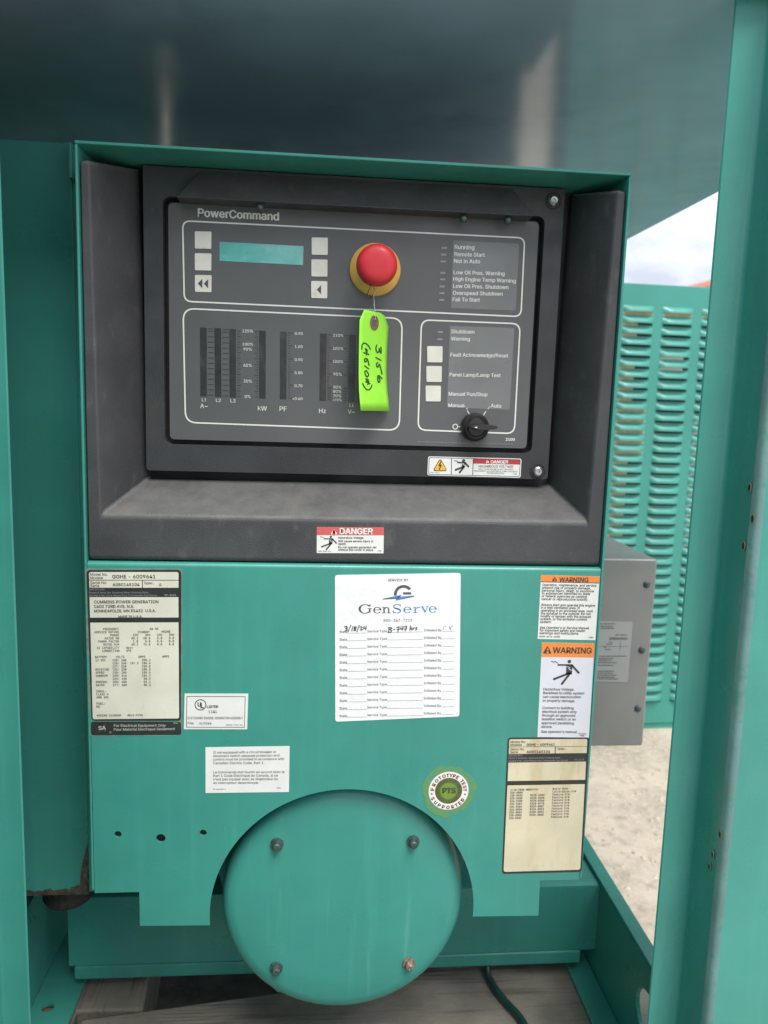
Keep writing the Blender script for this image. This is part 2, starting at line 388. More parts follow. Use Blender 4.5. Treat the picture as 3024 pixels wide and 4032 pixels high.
# right post: flat strip, return towards the viewer with chalky sealant tinted by a painted-in sky reflection, outer face
def profile(pts, z0, z1):
    mb = MB(); n = len(pts); v = [(x, y, z) for z in (z0, z1) for x, y in pts]
    return mb.add(v, [(i, i + 1, n + i + 1, n + i) for i in range(n - 1)])
pr = [(.3565, -.0735), (.3540, -.0785), (.3550, -.0800), (.3790, -.0808), (.3822, -.0822), (.3838, -.0850), (.3842, -.105), (.3848, -.126)]
post = profile(pr, 0.02, RZ - .002).ob('door_post', paint, enc, smooth=40, label='right hand door post, pale green and brightly lit')
pr2 = [(.3848, -.126), (.3860, -.131), (.3885, -.1335), (.3925, -.1342)]
cs = profile(pr2, 0.02, RZ - .002).ob('sealant_sky_strip', chalk_sky, post, smooth=60)
profile([(.3925, -.1342), (.47, -.1350), (.646, -.1352), (.65, -.12)], 0.02, RZ - .002).ob('outer_face', paint, post, smooth=30)
for hx, hy in ((1390, 470), (1437, 950), (1297, 1365)):
    for Zf, ox, oy in ((ZR, hx, hy),):
        c = at(*Zf(ox, oy), X=.3846)
        hb = MB(); n = 16
        for r0, r1, dx in ((.0, .0034, .0010), (.0034, .0050, .0007)):
            pass
        v = [(c.x - .0012, c.y +   .0020 * math.cos(t) , c.z + .0034 * math.sin(t)) for t in [2 * math.pi * k / n for k in range(n)]]
        v2 = [(c.x - .0008, c.y + .0030 * math.cos(t), c.z + .0048 * math.sin(t)) for t in [2 * math.pi * k / n for k in range(n)]]
        hb.add(v, [tuple(range(n))]); hb.ob('screw_hole', plastic_dk, post)
        MB().add(v + v2, [(k, (k + 1) % n, n + (k + 1) % n, n + k) for k in range(n)]).ob('rusty_hole_rim', rim_m, post)
for sx, sy in ((1386, 127), (1342, 243), (1323, 312)):
    c = at(*Z3(sx, sy), X=.3846)
    n = 14; ang = [2 * math.pi * k / n for k in range(n)]
    v = [(c.x - .0012, c.y + .0018 * math.cos(t), c.z + .0030 * math.sin(t)) for t in ang]; v2 = [(c.x - .0008, c.y + .0026 * math.cos(t), c.z + .0042 * math.sin(t)) for t in ang]
    MB().add(v, [tuple(range(n))]).ob('screw_hole', plastic_dk, post)
    MB().add(v + v2, [(k, (k + 1) % n, n + (k + 1) % n, n + k) for k in range(n)]).ob('rusty_hole_rim', rim_m, post)
pl = [(-.2680, -.0735), (-.2650, -.0785), (-.2662, -.0800), (-.2860, -.0806), (-.2892, -.0825), (-.2905, -.090), (-.2910, -.128), (-.2940, -.1342), (-.57, -.136), (-.575, -.12)]
lp = profile(pl, 0.02, RZ - .002).ob('door_post', paint, enc, smooth=40, label='left hand door post at the picture edge')
MB().box(-.574, -.570, -.115, 2.24, .05, RZ + .001).ob('side_wall', paint_dark, enc)  # front stretch added to keep light off the lower left corner
MB().box(-.574, -.570, 2.36, 2.70, .05, RZ + .001).ob('side_wall', paint_dark, enc)
MB().box(.6445, .6485, 1.89, 2.70, .05, RZ + .001).ob('side_wall', paint_dark, enc)
MB().box(-.57, .648, 2.70, 2.704, .05, RZ + .001).ob('rear_wall', plastic_in, enc)

shade_door = MB(); shade_door.add([(x_, y_, z_) for z_ in (.06, RZ - .01) for x_, y_ in ((-.290, -.1375), (-.322, -.1375), (-.135, -.74), (-.103, -.74))], [(0, 1, 2, 3), (7, 6, 5, 4), (0, 4, 5, 1), (1, 5, 6, 2), (2, 6, 7, 3), (3, 7, 4, 0)])  # out-of-frame door added and angled to block light on the left
shade_door = shade_door.ob('door', paint, enc, bevel=.003, label='unseen open door added at the left, turned inward to shade that side')

# ================================================================== SKID FRAME
skid = thing('skid_frame', 'green steel channel skid with crossmember under the control housing', 'skid frame', (.03, .2, .18))
ZF_, ZB_ = .32, .18
def cutweb(x, hole):
    hy, hz, hr, hrz = hole
    poly = [(-.10, ZB_), (2.0, ZB_), (2.0, ZF_), (-.10, ZF_)]
    mb = MB(); mb.prism(poly, 0, .005, [disc(hy, hz, hr, 28, hrz)])
    mb.v = [(x + vy, vx, vz) for vx, vy, vz in mb.v]; return mb
rw = cutweb(.409, (.028, .258, .036, .030)).ob('side_rail', paint_dark, skid, label='right side rail with a large round hole')
MB().box(.4085, .4275, -.10, 2.0, ZF_ + .0005, ZF_ + .005).ob('top_flange', paint, rw, bevel=.0015)
MB().box(.374, .4085, -.10, 2.0, ZB_ - .0005, ZB_ + .0045).ob('bottom_flange', paint_worn, rw, bevel=.0015)
lw = cutweb(-.363, (.6, .25, .02, .02)).ob('side_rail', paint_dark, skid, label='left side rail in deep shade')
MB().box(-.400, -.3575, -.10, 2.0, ZF_ + .0005, ZF_ + .005).ob('top_flange', paint, lw, bevel=.0015)
fl = MB(); fl.prism(rect(-.3575, -.302, -.10, 2.0), 0, .005, [disc(-.3364, .169, .0078, 20)])
fl.v = [(x, z, ZB_ - .0005 + y) for x, y, z in fl.v]
fl.ob('bottom_flange', paint_dark, lw)
cmb = MB(); cp = [(.215, .3185), (.2035, .3185), (.2008, .3172), (.2, .314), (.2, .2215), (.2002, .2190)]
v = [(x, y, z) for x in (-.318, .4085) for y, z in cp]; n = len(cp)
cmb.add(v, [(i, i + 1, n + i + 1, n + i) for i in range(n - 1)])
cmb.box(-.318, .4085, .2155, .26, .3150, .3183)
cm = cmb.ob('crossmember', paint, skid, smooth=45)
MB().box(-.312, .388, .1985, .235, .1985, .2185).ob('lower_lip', paint_worn, cm, bevel=.003)
rs = ink(cm, RUST and dirt_rust, 'scuff_mark')
for a in ([(690, 570), (738, 598)], [(770, 575), (812, 562), (806, 592)], [(815, 588), (855, 566)], [(868, 590), (884, 582)]):
    for i in range(len(a) - 1):
        p, q = at(*Z0(*a[i]), Y=.2025), at(*Z0(*a[i + 1]), Y=.2025)
        rs.tube([(p.x, .2012, p.z), (q.x, .2012, q.z)], .0009, 5)

# ================================================================== TIMBERS, FLOOR SLAB, CABLE
def timber(name, label, pts, z0, z1, mt, group='timbers under the skid'):
    mb = MB(); n = len(pts)
    v = [(x, y, z) for z in (z0, z1) for x, y in pts]
    mb.add(v, [tuple(reversed(range(n))), tuple(range(n, 2 * n))] + [(i, (i + 1) % n, n + (i + 1) % n, n + i) for i in range(n)])
    o = mb.ob(name, mt, bevel=.004); o['label'] = label; o['category'] = 'timber'; o['group'] = group; return o
a0, a1 = Vector((-.2808, .1567)), Vector((.1789, .2201)); d = (a1 - a0).normalized(); nn = Vector((d.y, -d.x))
A, B = a0 - d * .01, a0 + d * .78
timber('timber', 'long grey weathered timber laid slantwise below the round cover', [tuple(A), tuple(A + nn * .2), tuple(B + nn * .2), tuple(B)], .03, .178, wood_m)
timber('timber', 'short grey timber end running back beside the left skid rail', [(-.375, .14), (-.300, .14), (-.300, .172), (-.215, .17), (-.238, .42), (-.375, .42)], .03, .176, wood_d)
sl = MB().box(-2.6, .425, -3.2, 3.0, .004, .055).ob('floor_slab', conc, bevel=.006); sl['kind'] = 'structure'  # slab widened unseen to the front and kept dark to cut ground bounce
hz_ = [at(1910, 3795, Z=.19), at(1925, 3845, Z=.186), at(1960, 3905, Z=.186), at(2005, 3960, Z=.186), at(2050, 4010, Z=.186), at(2110, 4120, Z=.186)]
hz_[0].z = .2; hs = [hz_[0] + Vector((-.01, .06, .02))] + hz_
def smooth_pts(p, k=5):
    out = []
    for i in range(len(p) - 1):
        p0, p1, p2, p3 = p[max(i - 1, 0)], p[i], p[i + 1], p[min(i + 2, len(p) - 1)]
        for j in range(k):
            t = j / k
            out.append(.5 * ((2 * p1) + (-p0 + p2) * t + (2 * p0 - 5 * p1 + 4 * p2 - p3) * t * t + (-p0 + 3 * p1 - 3 * p2 + p3) * t ** 3))
    out.append(p[-1]); return out
ho = MB().tube(smooth_pts(hs), .0048, 10).ob('cable', hose_m, smooth=60); ho['label'] = 'dark green cable hanging behind the round cover over the timber'; ho['category'] = 'cable'

# ================================================================== BREAKER BOX (left) 
bk = thing('breaker_box', 'plain dark green steel breaker box left of the control housing, rusty at its foot', 'breaker box', (-.4, .05, .4555))
BY = .105
b0, b1 = at(275, 560, Y=BY), at(362, 3521, Y=BY)
bxr = (b0.x + b1.x) / 2
MB().box(-.56, bxr, BY, .30, b1.z, b0.z).ob('front_cover', paint_dark, bk, bevel=.0025)
MB().box(bxr + .0005, -.2292, BY - .004, .13, b1.z + .006, b0.z - .004).ob('hinge_strip', paint, bk, bevel=.0008)
c0 = at(*ZN(58, 130), Y=.085); c1 = at(*ZN(100, 440), Y=.085)
MB().box(c0.x, c1.x - .0006, .085, BY - .0045, c1.z, c0.z).ob('hinge_leaf', paint_dark, bk, bevel=.0008)
# rust creeping up from the lower edge
rr = random.Random(5); top = []; wk = 0.; rx0, rx1 = -.337, bxr - .0004; rz0 = b1.z + .0006
for i in range(101):
    t = i / 100; wk = .8 * wk + rr.uniform(-.0009, .0009); base = rz0 + .005 + .004 * t
    if t > .72: base += (t - .72) / .28 * .008
    if t > .86: base += ((t - .86) / .14) ** .6 * .050
    top.append((rx0 + t * (rx1 - rx0), base + wk))
MB().prism([(rx0, rz0), (rx1, rz0)] + list(reversed(top)), BY - .0008, BY + .0008).ob('rust_patch', dirt_rust, bk)
ch = at(*Z0(285, 600), Y=.06)
MB().lathe([(.0, -.03), (.028, -.03), (.030, -.026), (.030, .0), (.0, .0)], 0, 0, 24).ob('tmp', rubber, bk)
o = bpy.data.objects['tmp']; o.name = 'conduit_bushing'; o.data.name = 'conduit_bushing'
me = o.data
for vv in me.vertices:
    x, y, z = vv.co; vv.co = (-.299 + x, .147 + z, b1.z - .0005 + y)

# ================================================================== ALTERNATOR END
al = thing('alternator', 'big round green alternator end cover with four bolts in the panel arch', 'alternator', (.04, .1, .28))
CX, CZ = .0400, .4295
pf = [(0., .0130)] + [(.04, .0131), (.09, .0136), (.118, .0148), (.1270, .0172), (.1318, .0212), (.1345, .0270), (.1356, .0345), (.1356, .075), (.1310, .078)]
MB().lathe(pf, CX, CZ, 96).ob('end_cover', paint_cov, al, smooth=50)
MB().lathe([(.128, .079), (.128, .45), (.0, .45)], CX, CZ, 64).ob('barrel', paint_dark, al, smooth=50)
for i, (bx_, by_) in enumerate(((1090, 3332), (1628, 3322), (1087, 3821), (1612, 3803))):
    p = at(bx_, by_, Y=.009); mtb = bolt_r if i == 3 else bolt_m
    b = MB(); b.lathe([(0, .0045), (.0032, .0046), (.0043, .0054), (.0048, .0085), (.0048, .0113), (.0070, .0115), (.0072, .0124), (.0072, .0136)], p.x, p.z, 12)
    b.ob('bolt', mtb, al, smooth=35, label='corroded brown bolt head' if i == 3 else None)
ft = MB(); ft.prism([(-.118, .47), (-.100, .405), (-.092, .352), (-.070, .305), (-.035, .268), (.115, .268), (.150, .305), (.172, .352), (.18, .405), (.195, .47)], .080, .086)
ft.ob('mounting_foot', paint_dark, al, bevel=.001)

# ================================================================== CONTROL HOUSING
ho = thing('control_housing', 'green generator control housing with black bezel, grey control panel and many stickers', 'control housing', (.038, .2, .4576))
HL, HR, HT, HB = -.2280, .3040, 1.2120, .4576
MB().box(HL, HR, 0, .42, HT - .003, HT).ob('top_sheet', paint_worn, ho, bevel=.0009)
MB().box(HL, HL + .0026, 0, .42, HB + .004, HT - .0032).ob('side_sheet', paint_worn, ho, bevel=.0009)
MB().box(HR - .0026, HR, 0, .42, HB + .004, HT - .0032).ob('side_sheet', paint_worn, ho, bevel=.0009)
MB().box(HL + .003, HR - .003, .416, .42, HB + .1, HT - .0035).ob('back_sheet', paint_dark, ho)
# lower front panel with arch, tabs and holes
ax, az, ar_ = .0386, .4273 - .42 + .42, .1440
lt = [P2(SRC, 551, 3646, 0), P2(SRC, 826, 3643, 0)]; rtb = [P2(SRC, 1861, 3609, 0), P2(SRC, 2120, 3605, 0)]
ntR = P2(SRC, 2126, 3474, 0); ntL = P2(Z0, 910, 532, 0)
x0, x1 = HL + .0032, HR - .0032
a_l = math.atan2(lt[1][1] - az, lt[1][0] - ax); a_r = math.atan2(rtb[0][1] - az, rtb[0][0] - ax)
if a_l < 0: a_l += 2 * math.pi
arc = [(ax + ar_ * math.cos(a_l + (a_r - a_l) * k / 48), az + ar_ * math.sin(a_l + (a_r - a_l) * k / 48)) for k in range(49)]
PT = .8145
PT = P2(ZL, 900, 1128, 0)[1]
PF = PT - .0042
outer = [(x0, PF), (x0, .4582), (ntL[0], .4582), (lt[0][0], lt[0][1])] + arc + [(rtb[1][0], rtb[1][1]), (ntR[0], .4605), (x1, .4605), (x1, PF)]
holes = []
for hx, hy, hr in ((770, 142, .0037), (1050, 168, .0049), (1327, 132, .0037)):
    c = P2(Z0, hx, hy, 0); holes.append(disc(c[0], c[1], hr, 24))
pn = MB().prism(outer, 0, .003, holes).ob('front_panel', paint, ho)
fo_ = [(.0042 * (1 - math.cos(t)), PF + .0042 * math.sin(t)) for t in [math.pi / 2 * k / 8 for k in range(9)]] + [(.02, PT)]
MB().add([(x_, y_, z_) for x_ in (x0, x1) for y_, z_ in fo_], [(i, i + 1, 11 + i, 10 + i) for i in range(9)]).ob('top_fold', paint, ho, smooth=60)
for (xa, xb, zz) in ((x0 + .001, ntL[0], .4582), (ntR[0], x1 - .001, .4605)):
    MB().box(xa, xb, .0034, .022, zz - .0008, zz + .0012).ob('folded_edge', paint_worn, ho)
MB().box(ntR[0] - .0018, ntR[0] + .0004, .0034, .02, rtb[1][1] - .003, .4603).ob('folded_edge', paint_worn, ho)

# bezel: U-shaped funnel of black plastic
BF, BB = .0035, .060
A_ = [(x0 + .0004, 1.196), (x0 + .0004, PT + .0012), (x1 - .0004, PT + .0012), (x1 - .0004, 1.196)]
B_ = [(-.2165, 1.196), (-.2120, .8620), (.2845, .8632), (.2920, 1.196)]
C_ = [(-.1835, 1.206), (-.1790, .8925), (.2600, .8935), (.2655, 1.206)]
v = [(x, BF, z) for x, z in A_] + [(x, BF, z) for x, z in B_] + [(x, BB, z) for x, z in C_] + [(x, .075, z) for x, z in C_] + [(x, .04, z) for x, z in A_]
f = []
for k in (0, 4, 8):
    for i in range(3): f.append((k + i, k + i + 1, k + 4 + i + 1, k + 4 + i))
for i in range(3): f.append((i, i + 1, 16 + i + 1, 16 + i))
f += [(0, 4, 8, 16), (3, 7, 11, 19)]
bz = link('bezel', mesh_from('bezel', v, f), plastic, ho, bevel=.0045, seg=4)
MB().box(HL + .003, HR - .003, .0752, .078, PT + .002, HT - .0032).ob('back_plate', plastic_dk, ho)
# inner frame (door) and its recess
FY = .052
fr = [P2(ZN, 703, 340, FY), P2(ZO, 915, 325, FY), P2(ZQ, 790, 520, FY), P2(ZL, 602, 332, FY)]
rc = [P2(ZN, 864, 592, FY), P2(ZO, 756, 552, FY), P2(ZQ, 640, 300, FY), P2(ZL, 770, 105, FY)]
fxl = (fr[0][0] + fr[3][0]) / 2; fxr = (fr[1][0] + fr[2][0]) / 2; fzb = (fr[2][1] + fr[3][1]) / 2; fzt = min(fr[0][1], HT - .006)
rxl = (rc[0][0] + rc[3][0]) / 2; rxr = (rc[1][0] + rc[2][0]) / 2; rzb = (rc[2][1] + rc[3][1]) / 2; rzt = (rc[0][1] + rc[1][1]) / 2
pfm = MB().prism(rnd(rect(fxl, fxr, fzb, HT - .0045), [.004, .004, 0, 0], 4), FY, .068, [rnd(rect(rxl, rxr, rzb, rzt), .009, 6)]).ob('panel_frame', plastic_in, ho, bevel=.0022, seg=3)
MB().box(fxl + .01, fxr - .01, .0682, .070, fzb + .01, HT - .01).ob('recess_floor', plastic_dk, ho)
# visor
VY = .033
va = P2(ZN, 1205, 362, FY); vb = P2(ZO, 470, 298, FY); vc = P2(ZN, 985, 600, VY); vd = P2(ZO, 665, 550, VY)
vt = (va[1] + vb[1]) / 2; vz = (vc[1] + vd[1]) / 2
v = [(va[0], FY + .001, vt), (vb[0], FY + .001, vt), (vd[0], VY, vz), (vc[0], VY, vz),
     (va[0], .060, vt), (vb[0], .060, vt), (vd[0], .0605, vz), (vc[0], .0605, vz)]
link('visor', mesh_from('visor', v, [(0, 1, 2, 3), (4, 7, 6, 5), (0, 4, 5, 1), (3, 2, 6, 7), (0, 3, 7, 4), (1, 5, 6, 2)]), visor_m, ho, bevel=.0012, seg=2)
for px_, py_ in ((1025, 816), (1826, 861), (2000, 868)):
    p = at(px_, py_, Y=.040)
    b = MB(); b.lathe([(0, .036), (.002, .0362), (.0034, .0375), (.0040, .041), (.0030, .0445), (0, .045)], p.x, p.z - .0004, 14); b.ob('visor_screw', bolt_m, ho, smooth=40)
for Zf, x, y in ((ZO, 832, 413), (ZQ, 697, 452)):
    p = at(*Zf(x, y), Y=.049)
    b = MB(); b.lathe([(.0088, .0517), (.0078, .0512), (.0068, .0518)], p.x, p.z, 24); b.ob('screw_seat', plastic_dk, ho, smooth=60)
    b = MB(); b.lathe([(0, .0492), (.0016, .0492), (.0018, .0476), (.0036, .0474), (.0052, .0486), (.0056, .0512), (.0056, .0525)], p.x, p.z, 20); b.ob('frame_screw', steel, ho, smooth=35)
# faceplate
PY = .058
fc = [P2(ZA, 98, 160, PY), P2(ZB, 1286, 122, PY), P2(ZD, 1196, 944, PY), P2(ZC, 118, 908, PY)]
gxl = (fc[0][0] + fc[3][0]) / 2; gxr = (fc[1][0] + fc[2][0]) / 2; gzt = (fc[0][1] + fc[1][1]) / 2; gzb = (fc[2][1] + fc[3][1]) / 2
fp = MB().prism(rnd(rect(gxl, gxr, gzb, gzt), .0055, 5), PY, .064).ob('faceplate', face_m, ho, bevel=.0006)
for Zs, rad in (((ZA, 193, 276, ZB, 1192, 223, ZB, 1167, 746, ZA, 204, 812), .0085), ((ZC, 196, 52, ZC, 1637, 118, ZC, 1617, 858, ZC, 212, 806), .0125), ((ZD, 509, 94, ZD, 1163, 120, ZD, 1124, 846, ZD, 486, 822), .010)):
    q = [P2(Zs[i], Zs[i + 1], Zs[i + 2], PY) for i in (0, 3, 6, 9)]
    area(fp, print_w, rnd(q, rad, 8), PY, [rnd(inset(q, .0015), rad - .0015, 8)], lift=.0003, name='outline')
for q, r in ((quad(ZB, ((722, 243), (1152, 265), (1128, 702), (706, 685)), PY), .002), (quad(ZD, ((700, 138), (1120, 152), (1090, 687), (680, 670)), PY), .002)):
    MB().prism(rnd(q, r, 4), PY - .0002, PY + .0002).ob('legend_window', legend_m, fp)
for Zf, pts in ((ZB, ((662, 292), (658, 336), (656, 381), (653, 455), (652, 498), (648, 544), (647, 588), (645, 632))), (ZD, ((636, 178), (633, 225)))):
    for x, y in pts:
        MB().prism(quad(Zf, ((x - 16, y - 6), (x + 17, y - 5), (x + 16, y + 7), (x - 17, y + 6)), PY), PY - .0004, PY + .0002).ob('indicator_lamp', print_g, fp)
for (xa, ya, xb, yb) in ((333, 182, 335, 630), (427, 186, 430, 634), (524, 192, 526, 638), (719, 203, 719, 646), (856, 209, 854, 650), (1117, 222, 1112, 660), (1308, 230, 1300, 667)):
    MB().prism(quad(ZC, ((xa - 22, ya - 1), (xa + 22, ya + 1), (xb + 21, yb + 1), (xb - 21, yb - 1)), PY), PY - .0003, PY + .0002).ob('meter_bar', bar_m, fp)
tk = ink(fp, tick_m, 'tick_marks')
def tick(xa, xb, ya, yb=None, wd=3.):
    s = (ya if yb is None else yb)
    q = quad(ZC, ((xa, ya - wd / 2), (xb, s - wd / 2), (xb, s + wd / 2), (xa, ya + wd / 2)), PY)
    tk.add([(x, PY - .0004, z) for x, z in q], [(0, 1, 2, 3)])
for i in range(13):
    y = 208 + i * 34.6; tick(363, 401, y - 1, y); tick(460, 498, y + 4, y + 5)
tick(363, 401, 190, 191); tick(460, 498, 195, 196)
for i in range(25):
    y = 202 + i * 17.8; tick(556, 578 if i % 2 == 0 else 568, y + 2); tick(668 if i % 2 == 0 else 680, 692, y + 6)
for i in range(26):
    y = 216 + i * 17.05; tick(886, 918 if i % 5 == 0 else 898, y)
for i in range(21):
    y = 228 + i * 17.1; L_ = i % 5 == 0; tick(1143, 1175 if L_ else 1156, y); tick(1250 if L_ else 1270, 1282, y + 6)
for i in range(6):
    y = 580 + i * 14.5; tick(1141, 1168, y); tick(1246, 1276, y + 5); tick(1330, 1362, y + 9)
for x in (235,):
    for i in range(20): tick(1336, 1352, 236 + i * 17)
def FT(txt, x0_, y0_, x1_, y1_, Zf=ZC, mat=print_w, bold=0.): T(fp, mat, txt, Zf, (x0_, y0_), (x1_, y1_), PY, bold=bold)
for t_, a_, b_, y_ in (('125%', 588, 657, 214), ('100%', 589, 657, 300), ('90%', 595, 650, 333), ('60%', 595, 650, 438), ('30%', 596, 650, 541), ('0%', 603, 641, 642),
                       ('0.90', 931, 982, 230), ('1.00', 931, 981, 316), ('0.90', 930, 981, 401), ('0.80', 929, 980, 486), ('0.70', 929, 980, 571), ('<0.60', 915, 981, 655),
                       ('110%', 1181, 1247, 242), ('105%', 1180, 1246, 328), ('100%', 1179, 1245, 413), ('95%', 1183, 1236, 496), ('90%', 1182, 1234, 580), ('80%', 1181, 1233, 608),
                       ('70%', 1181, 1233, 637), ('<70%', 1178, 1235, 662), ('L1', 324, 353, 664), ('L2', 416, 447, 668), ('L3', 511, 543, 671), ('A~', 313, 362, 708), ('kW', 690, 748, 724),
                       ('PF', 831, 877, 728), ('Hz', 1089, 1133, 740), ('L1', 1288, 1314, 700), ('V~', 1278, 1321, 744)):
    FT(t_, a_, y_, b_, y_ + (b_ - a_) * .02)
FT('PowerCommand', 300, 253, 825, 279, ZA, bold=.03)
for t_, x0_, y0_, x1_, y1_ in (('Running', 730, 300, 858, 303), ('Remote Start', 728, 346, 926, 351), ('Not in Auto', 726, 391, 896, 394), ('Low Oil Pres. Warning', 723, 464, 1055, 473),
                               ('High Engine Temp Warning', 721, 507, 1127, 520), ('Low Oil Pres. Shutdown', 720, 553, 1080, 562), ('Overspeed Shutdown', 718, 598, 1043, 605), ('Fail To Start', 717, 641, 893, 644)):
    FT(t_, x0_, y0_, x1_, y1_, ZB, bold=.012)
for t_, x0_, y0_, x1_, y1_ in (('Shutdown', 707, 187, 858, 190), ('Warning', 706, 233, 829, 236), ('Fault Acknowledge/Reset', 702, 338, 1078, 345), ('Panel Lamp/Lamp Test', 697, 468, 1029, 473),
                               ('Manual Run/Stop', 691, 594, 943, 598), ('Manual', 689, 668, 793, 670), ('Auto', 965, 671, 1033, 673), ('2100', 1063, 888, 1121, 889)):
    FT(t_, x0_, y0_, x1_, y1_, ZD, bold=.012 if t_ != '2100' else .03)
FT('This product is covered by one or more of the following US patents: 5290068,5006781,5701070.', 486, 899, 1110, 915, ZD, mat=print_g, bold=.01)
def PD(pts): return [P2(ZD, x, y, PY) for x, y in pts]
lines(fp, print_w, stroke(PD(((797, 665), (808, 671))), .0011) + stroke(PD(((804, 668), (812, 684))), .0011) + stroke(PD(((812, 692), (827, 717))), .0011) +
      stroke(PD(((962, 667), (955, 669), (948, 680))), .0011) + stroke(PD(((934, 696), (918, 720))), .0011) + stroke(PD(((754, 796), (778, 797))), .0011), PY, name='pointer_lines')
oc = P2(ZD, 734, 796, PY); area(fp, print_w, disc(*oc, .0031, 24), PY, [disc(*oc, .0021, 24)], name='off_mark')
# buttons and display
def button(Zf, x0_, y0_, x1_, y1_, sk):
    q = quad(Zf, ((x0_, y0_), (x1_, y0_ + sk), (x1_ - 1, y1_ + sk), (x0_ + 1, y1_)), PY)
    b = MB(); b.prism(rnd(q, .0011, 3), PY - .0007, PY); return b.ob('push_button', button_m, ho, bevel=.0003)
bs_ = [button(ZA, *b, 2) for b in ((277, 350, 386, 463), (277, 493, 386, 605), (278, 635, 387, 746), (1040, 390, 1146, 503), (1038, 533, 1144, 645), (1037, 674, 1143, 786))]
bs_ += [button(ZD, *b, 1) for b in ((550, 270, 651, 376), (545, 400, 646, 504), (540, 528, 640, 631))]
bs_[2]['label'] = 'button with a double left arrow'; bs_[5]['label'] = 'button with a single left arrow'
area(bs_[2], gs_grey, quad(ZA, ((297, 691), (328, 661), (327, 722)), PY), PY, lift=.0009, name='arrow_mark'); area(bs_[2], gs_grey, quad(ZA, ((336, 692), (366, 663), (365, 723)), PY), PY, lift=.0009, name='arrow_mark')
area(bs_[5], gs_grey, quad(ZA, ((1074, 731), (1103, 702), (1102, 762)), PY), PY, lift=.0009, name='arrow_mark')
MB().prism(quad(ZA, ((439, 418), (987, 447), (984, 571), (439, 542)), PY), PY - .0002, PY + .0003).ob('display_screen', lcd_m, ho)
# emergency stop
es = MB(); ex, ez = .0575, 1.1178
es.lathe([(0, .047), (.016, .047), (.0180, .0490), (.0262, .0535), (.0266, .0545), (.0266, .058)], ex, ez, 56)
eo = es.ob('emergency_stop', yellow_m, ho, smooth=40)
es = MB(); es.lathe([(0, .0150), (.007, .0151), (.0125, .0156), (.0162, .0168), (.0190, .0192), (.0203, .0225), (.0207, .0270), (.0205, .0310), (.0192, .0335), (.014, .0345), (.013, .047)], ex - .0005, ez - .0005, 56)
es.ob('mushroom_head', red_m, eo, smooth=60)
# selector switch
ks = MB(); kx, kz = .1702, .9576
ks.lathe([(0, .0435), (.0060, .0435), (.0088, .0440), (.0098, .0456), (.0104, .0462), (.0118, .0458), (.0138, .0478), (.0150, .0508), (.0153, .054), (.0153, .058)], kx, kz, 40)
ko = ks.ob('selector_switch', blackp, ho, smooth=35)
def KQ(pts, Y): return [P2(ZKN, x, y, Y) for x, y in pts]
LY = .0305
q0 = KQ(((445, 776), (520, 728), (620, 684), (720, 688), (900, 718), (1130, 748), (1152, 770), (1146, 815), (1120, 830), (880, 852), (720, 856), (620, 838), (520, 806)), LY)
lv = MB(); n = len(q0); cx_ = sum(p[0] for p in q0) / n; cz_ = sum(p[1] for p in q0) / n
q1 = [((x - cx_) * .97 + cx_, (z - cz_) * .86 + cz_) for x, z in q0]
v = [(x, LY, z) for x, z in q1] + [(x, LY + .0025, z) for x, z in q0] + [(x - .001, .0445, z) for x, z in q0]
f = [tuple(range(n))] + [(k * n + i, k * n + (i + 1) % n, (k + 1) * n + (i + 1) % n, (k + 1) * n + i) for k in (0, 1) for i in range(n)] + [tuple(2 * n + i for i in reversed(range(n)))]
lv.add(v, f); lv.ob('lever', blackp, ko, smooth=40)
area(ko, print_w, KQ(((552, 781), (632, 760), (630, 806)), LY), LY, lift=.0004, name='pointer_mark')

# ------------------------------------------------------------------ stickers
# hazard strip on the frame
SY = FY
s = sticker(ho, 'danger_label', white_st, ZD, ((557, 990), (1167, 1005), (1160, 1130), (551, 1114)), SY, .0025, 'white danger strip with yellow triangle below the control panel')
q = quad(ZD, ((563, 996), (1161, 1010), (1154, 1124), (557, 1109)), SY); area(s, plate_k, rnd(q, .002, 4), SY, [rnd(inset(q, .0006), .0018, 4)], name='border')
area(s, dred_m, quad(ZD, ((853, 1005), (1157, 1013), (1155, 1044), (852, 1037)), SY), SY, name='red_band')
lines(s, plate_k, stroke([P2(ZD, 710, 1000, SY), P2(ZD, 708, 1112, SY)], .0007, False) + stroke([P2(ZD, 851, 1004, SY), P2(ZD, 848, 1116, SY)], .0007, False), SY)
area(s, plate_k, rnd(quad(ZD, ((636, 1001), (684, 1086), (585, 1086)), SY), .002, 3), SY, lift=.0005, name='triangle'); area(s, yel_sign, rnd(quad(ZD, ((636, 1010), (677, 1081), (593, 1081)), SY), .0015, 3), SY, lift=.0006, name='triangle')
lines(s, plate_k, stroke([P2(ZD, 640, 1025, SY), P2(ZD, 628, 1050, SY), P2(ZD, 641, 1047, SY), P2(ZD, 630, 1073, SY)], .0012), SY, lift=.0008, name='flash_mark')
falling_man(s, print_k, white_st, man_map(ZD, SY, (727, 1012, 824, 1098)), SY, .000049 * 2)
alert(s, print_w, dred_m, ZD, (944, 1012), (957, 1034), (931, 1033), SY)
T(s, print_w, 'DANGER', ZD, (966, 1036), (1078, 1038), SY, bold=.03, lift=.0006)
for t_, a, b in (('HAZARDOUS VOLTAGE', (887, 1062), (1112, 1064)), ('WILL CAUSE SEVERE INJURY OR DEATH.', (886, 1077), (1114, 1080)), ('DISCONNECT ALL ELECTRICAL SUPPLY SOURCES', (858, 1089), (1140, 1094)), ('BEFORE SERVICING.', (942, 1103), (1056, 1105)),
                 ('0098-7904 C', (569, 1099), (631, 1100)), ('-TMI-', (1107, 1109), (1142, 1110))):
    T(s, print_k if t_[0] == 'H' else print_soft, t_, ZD, a, b, SY)
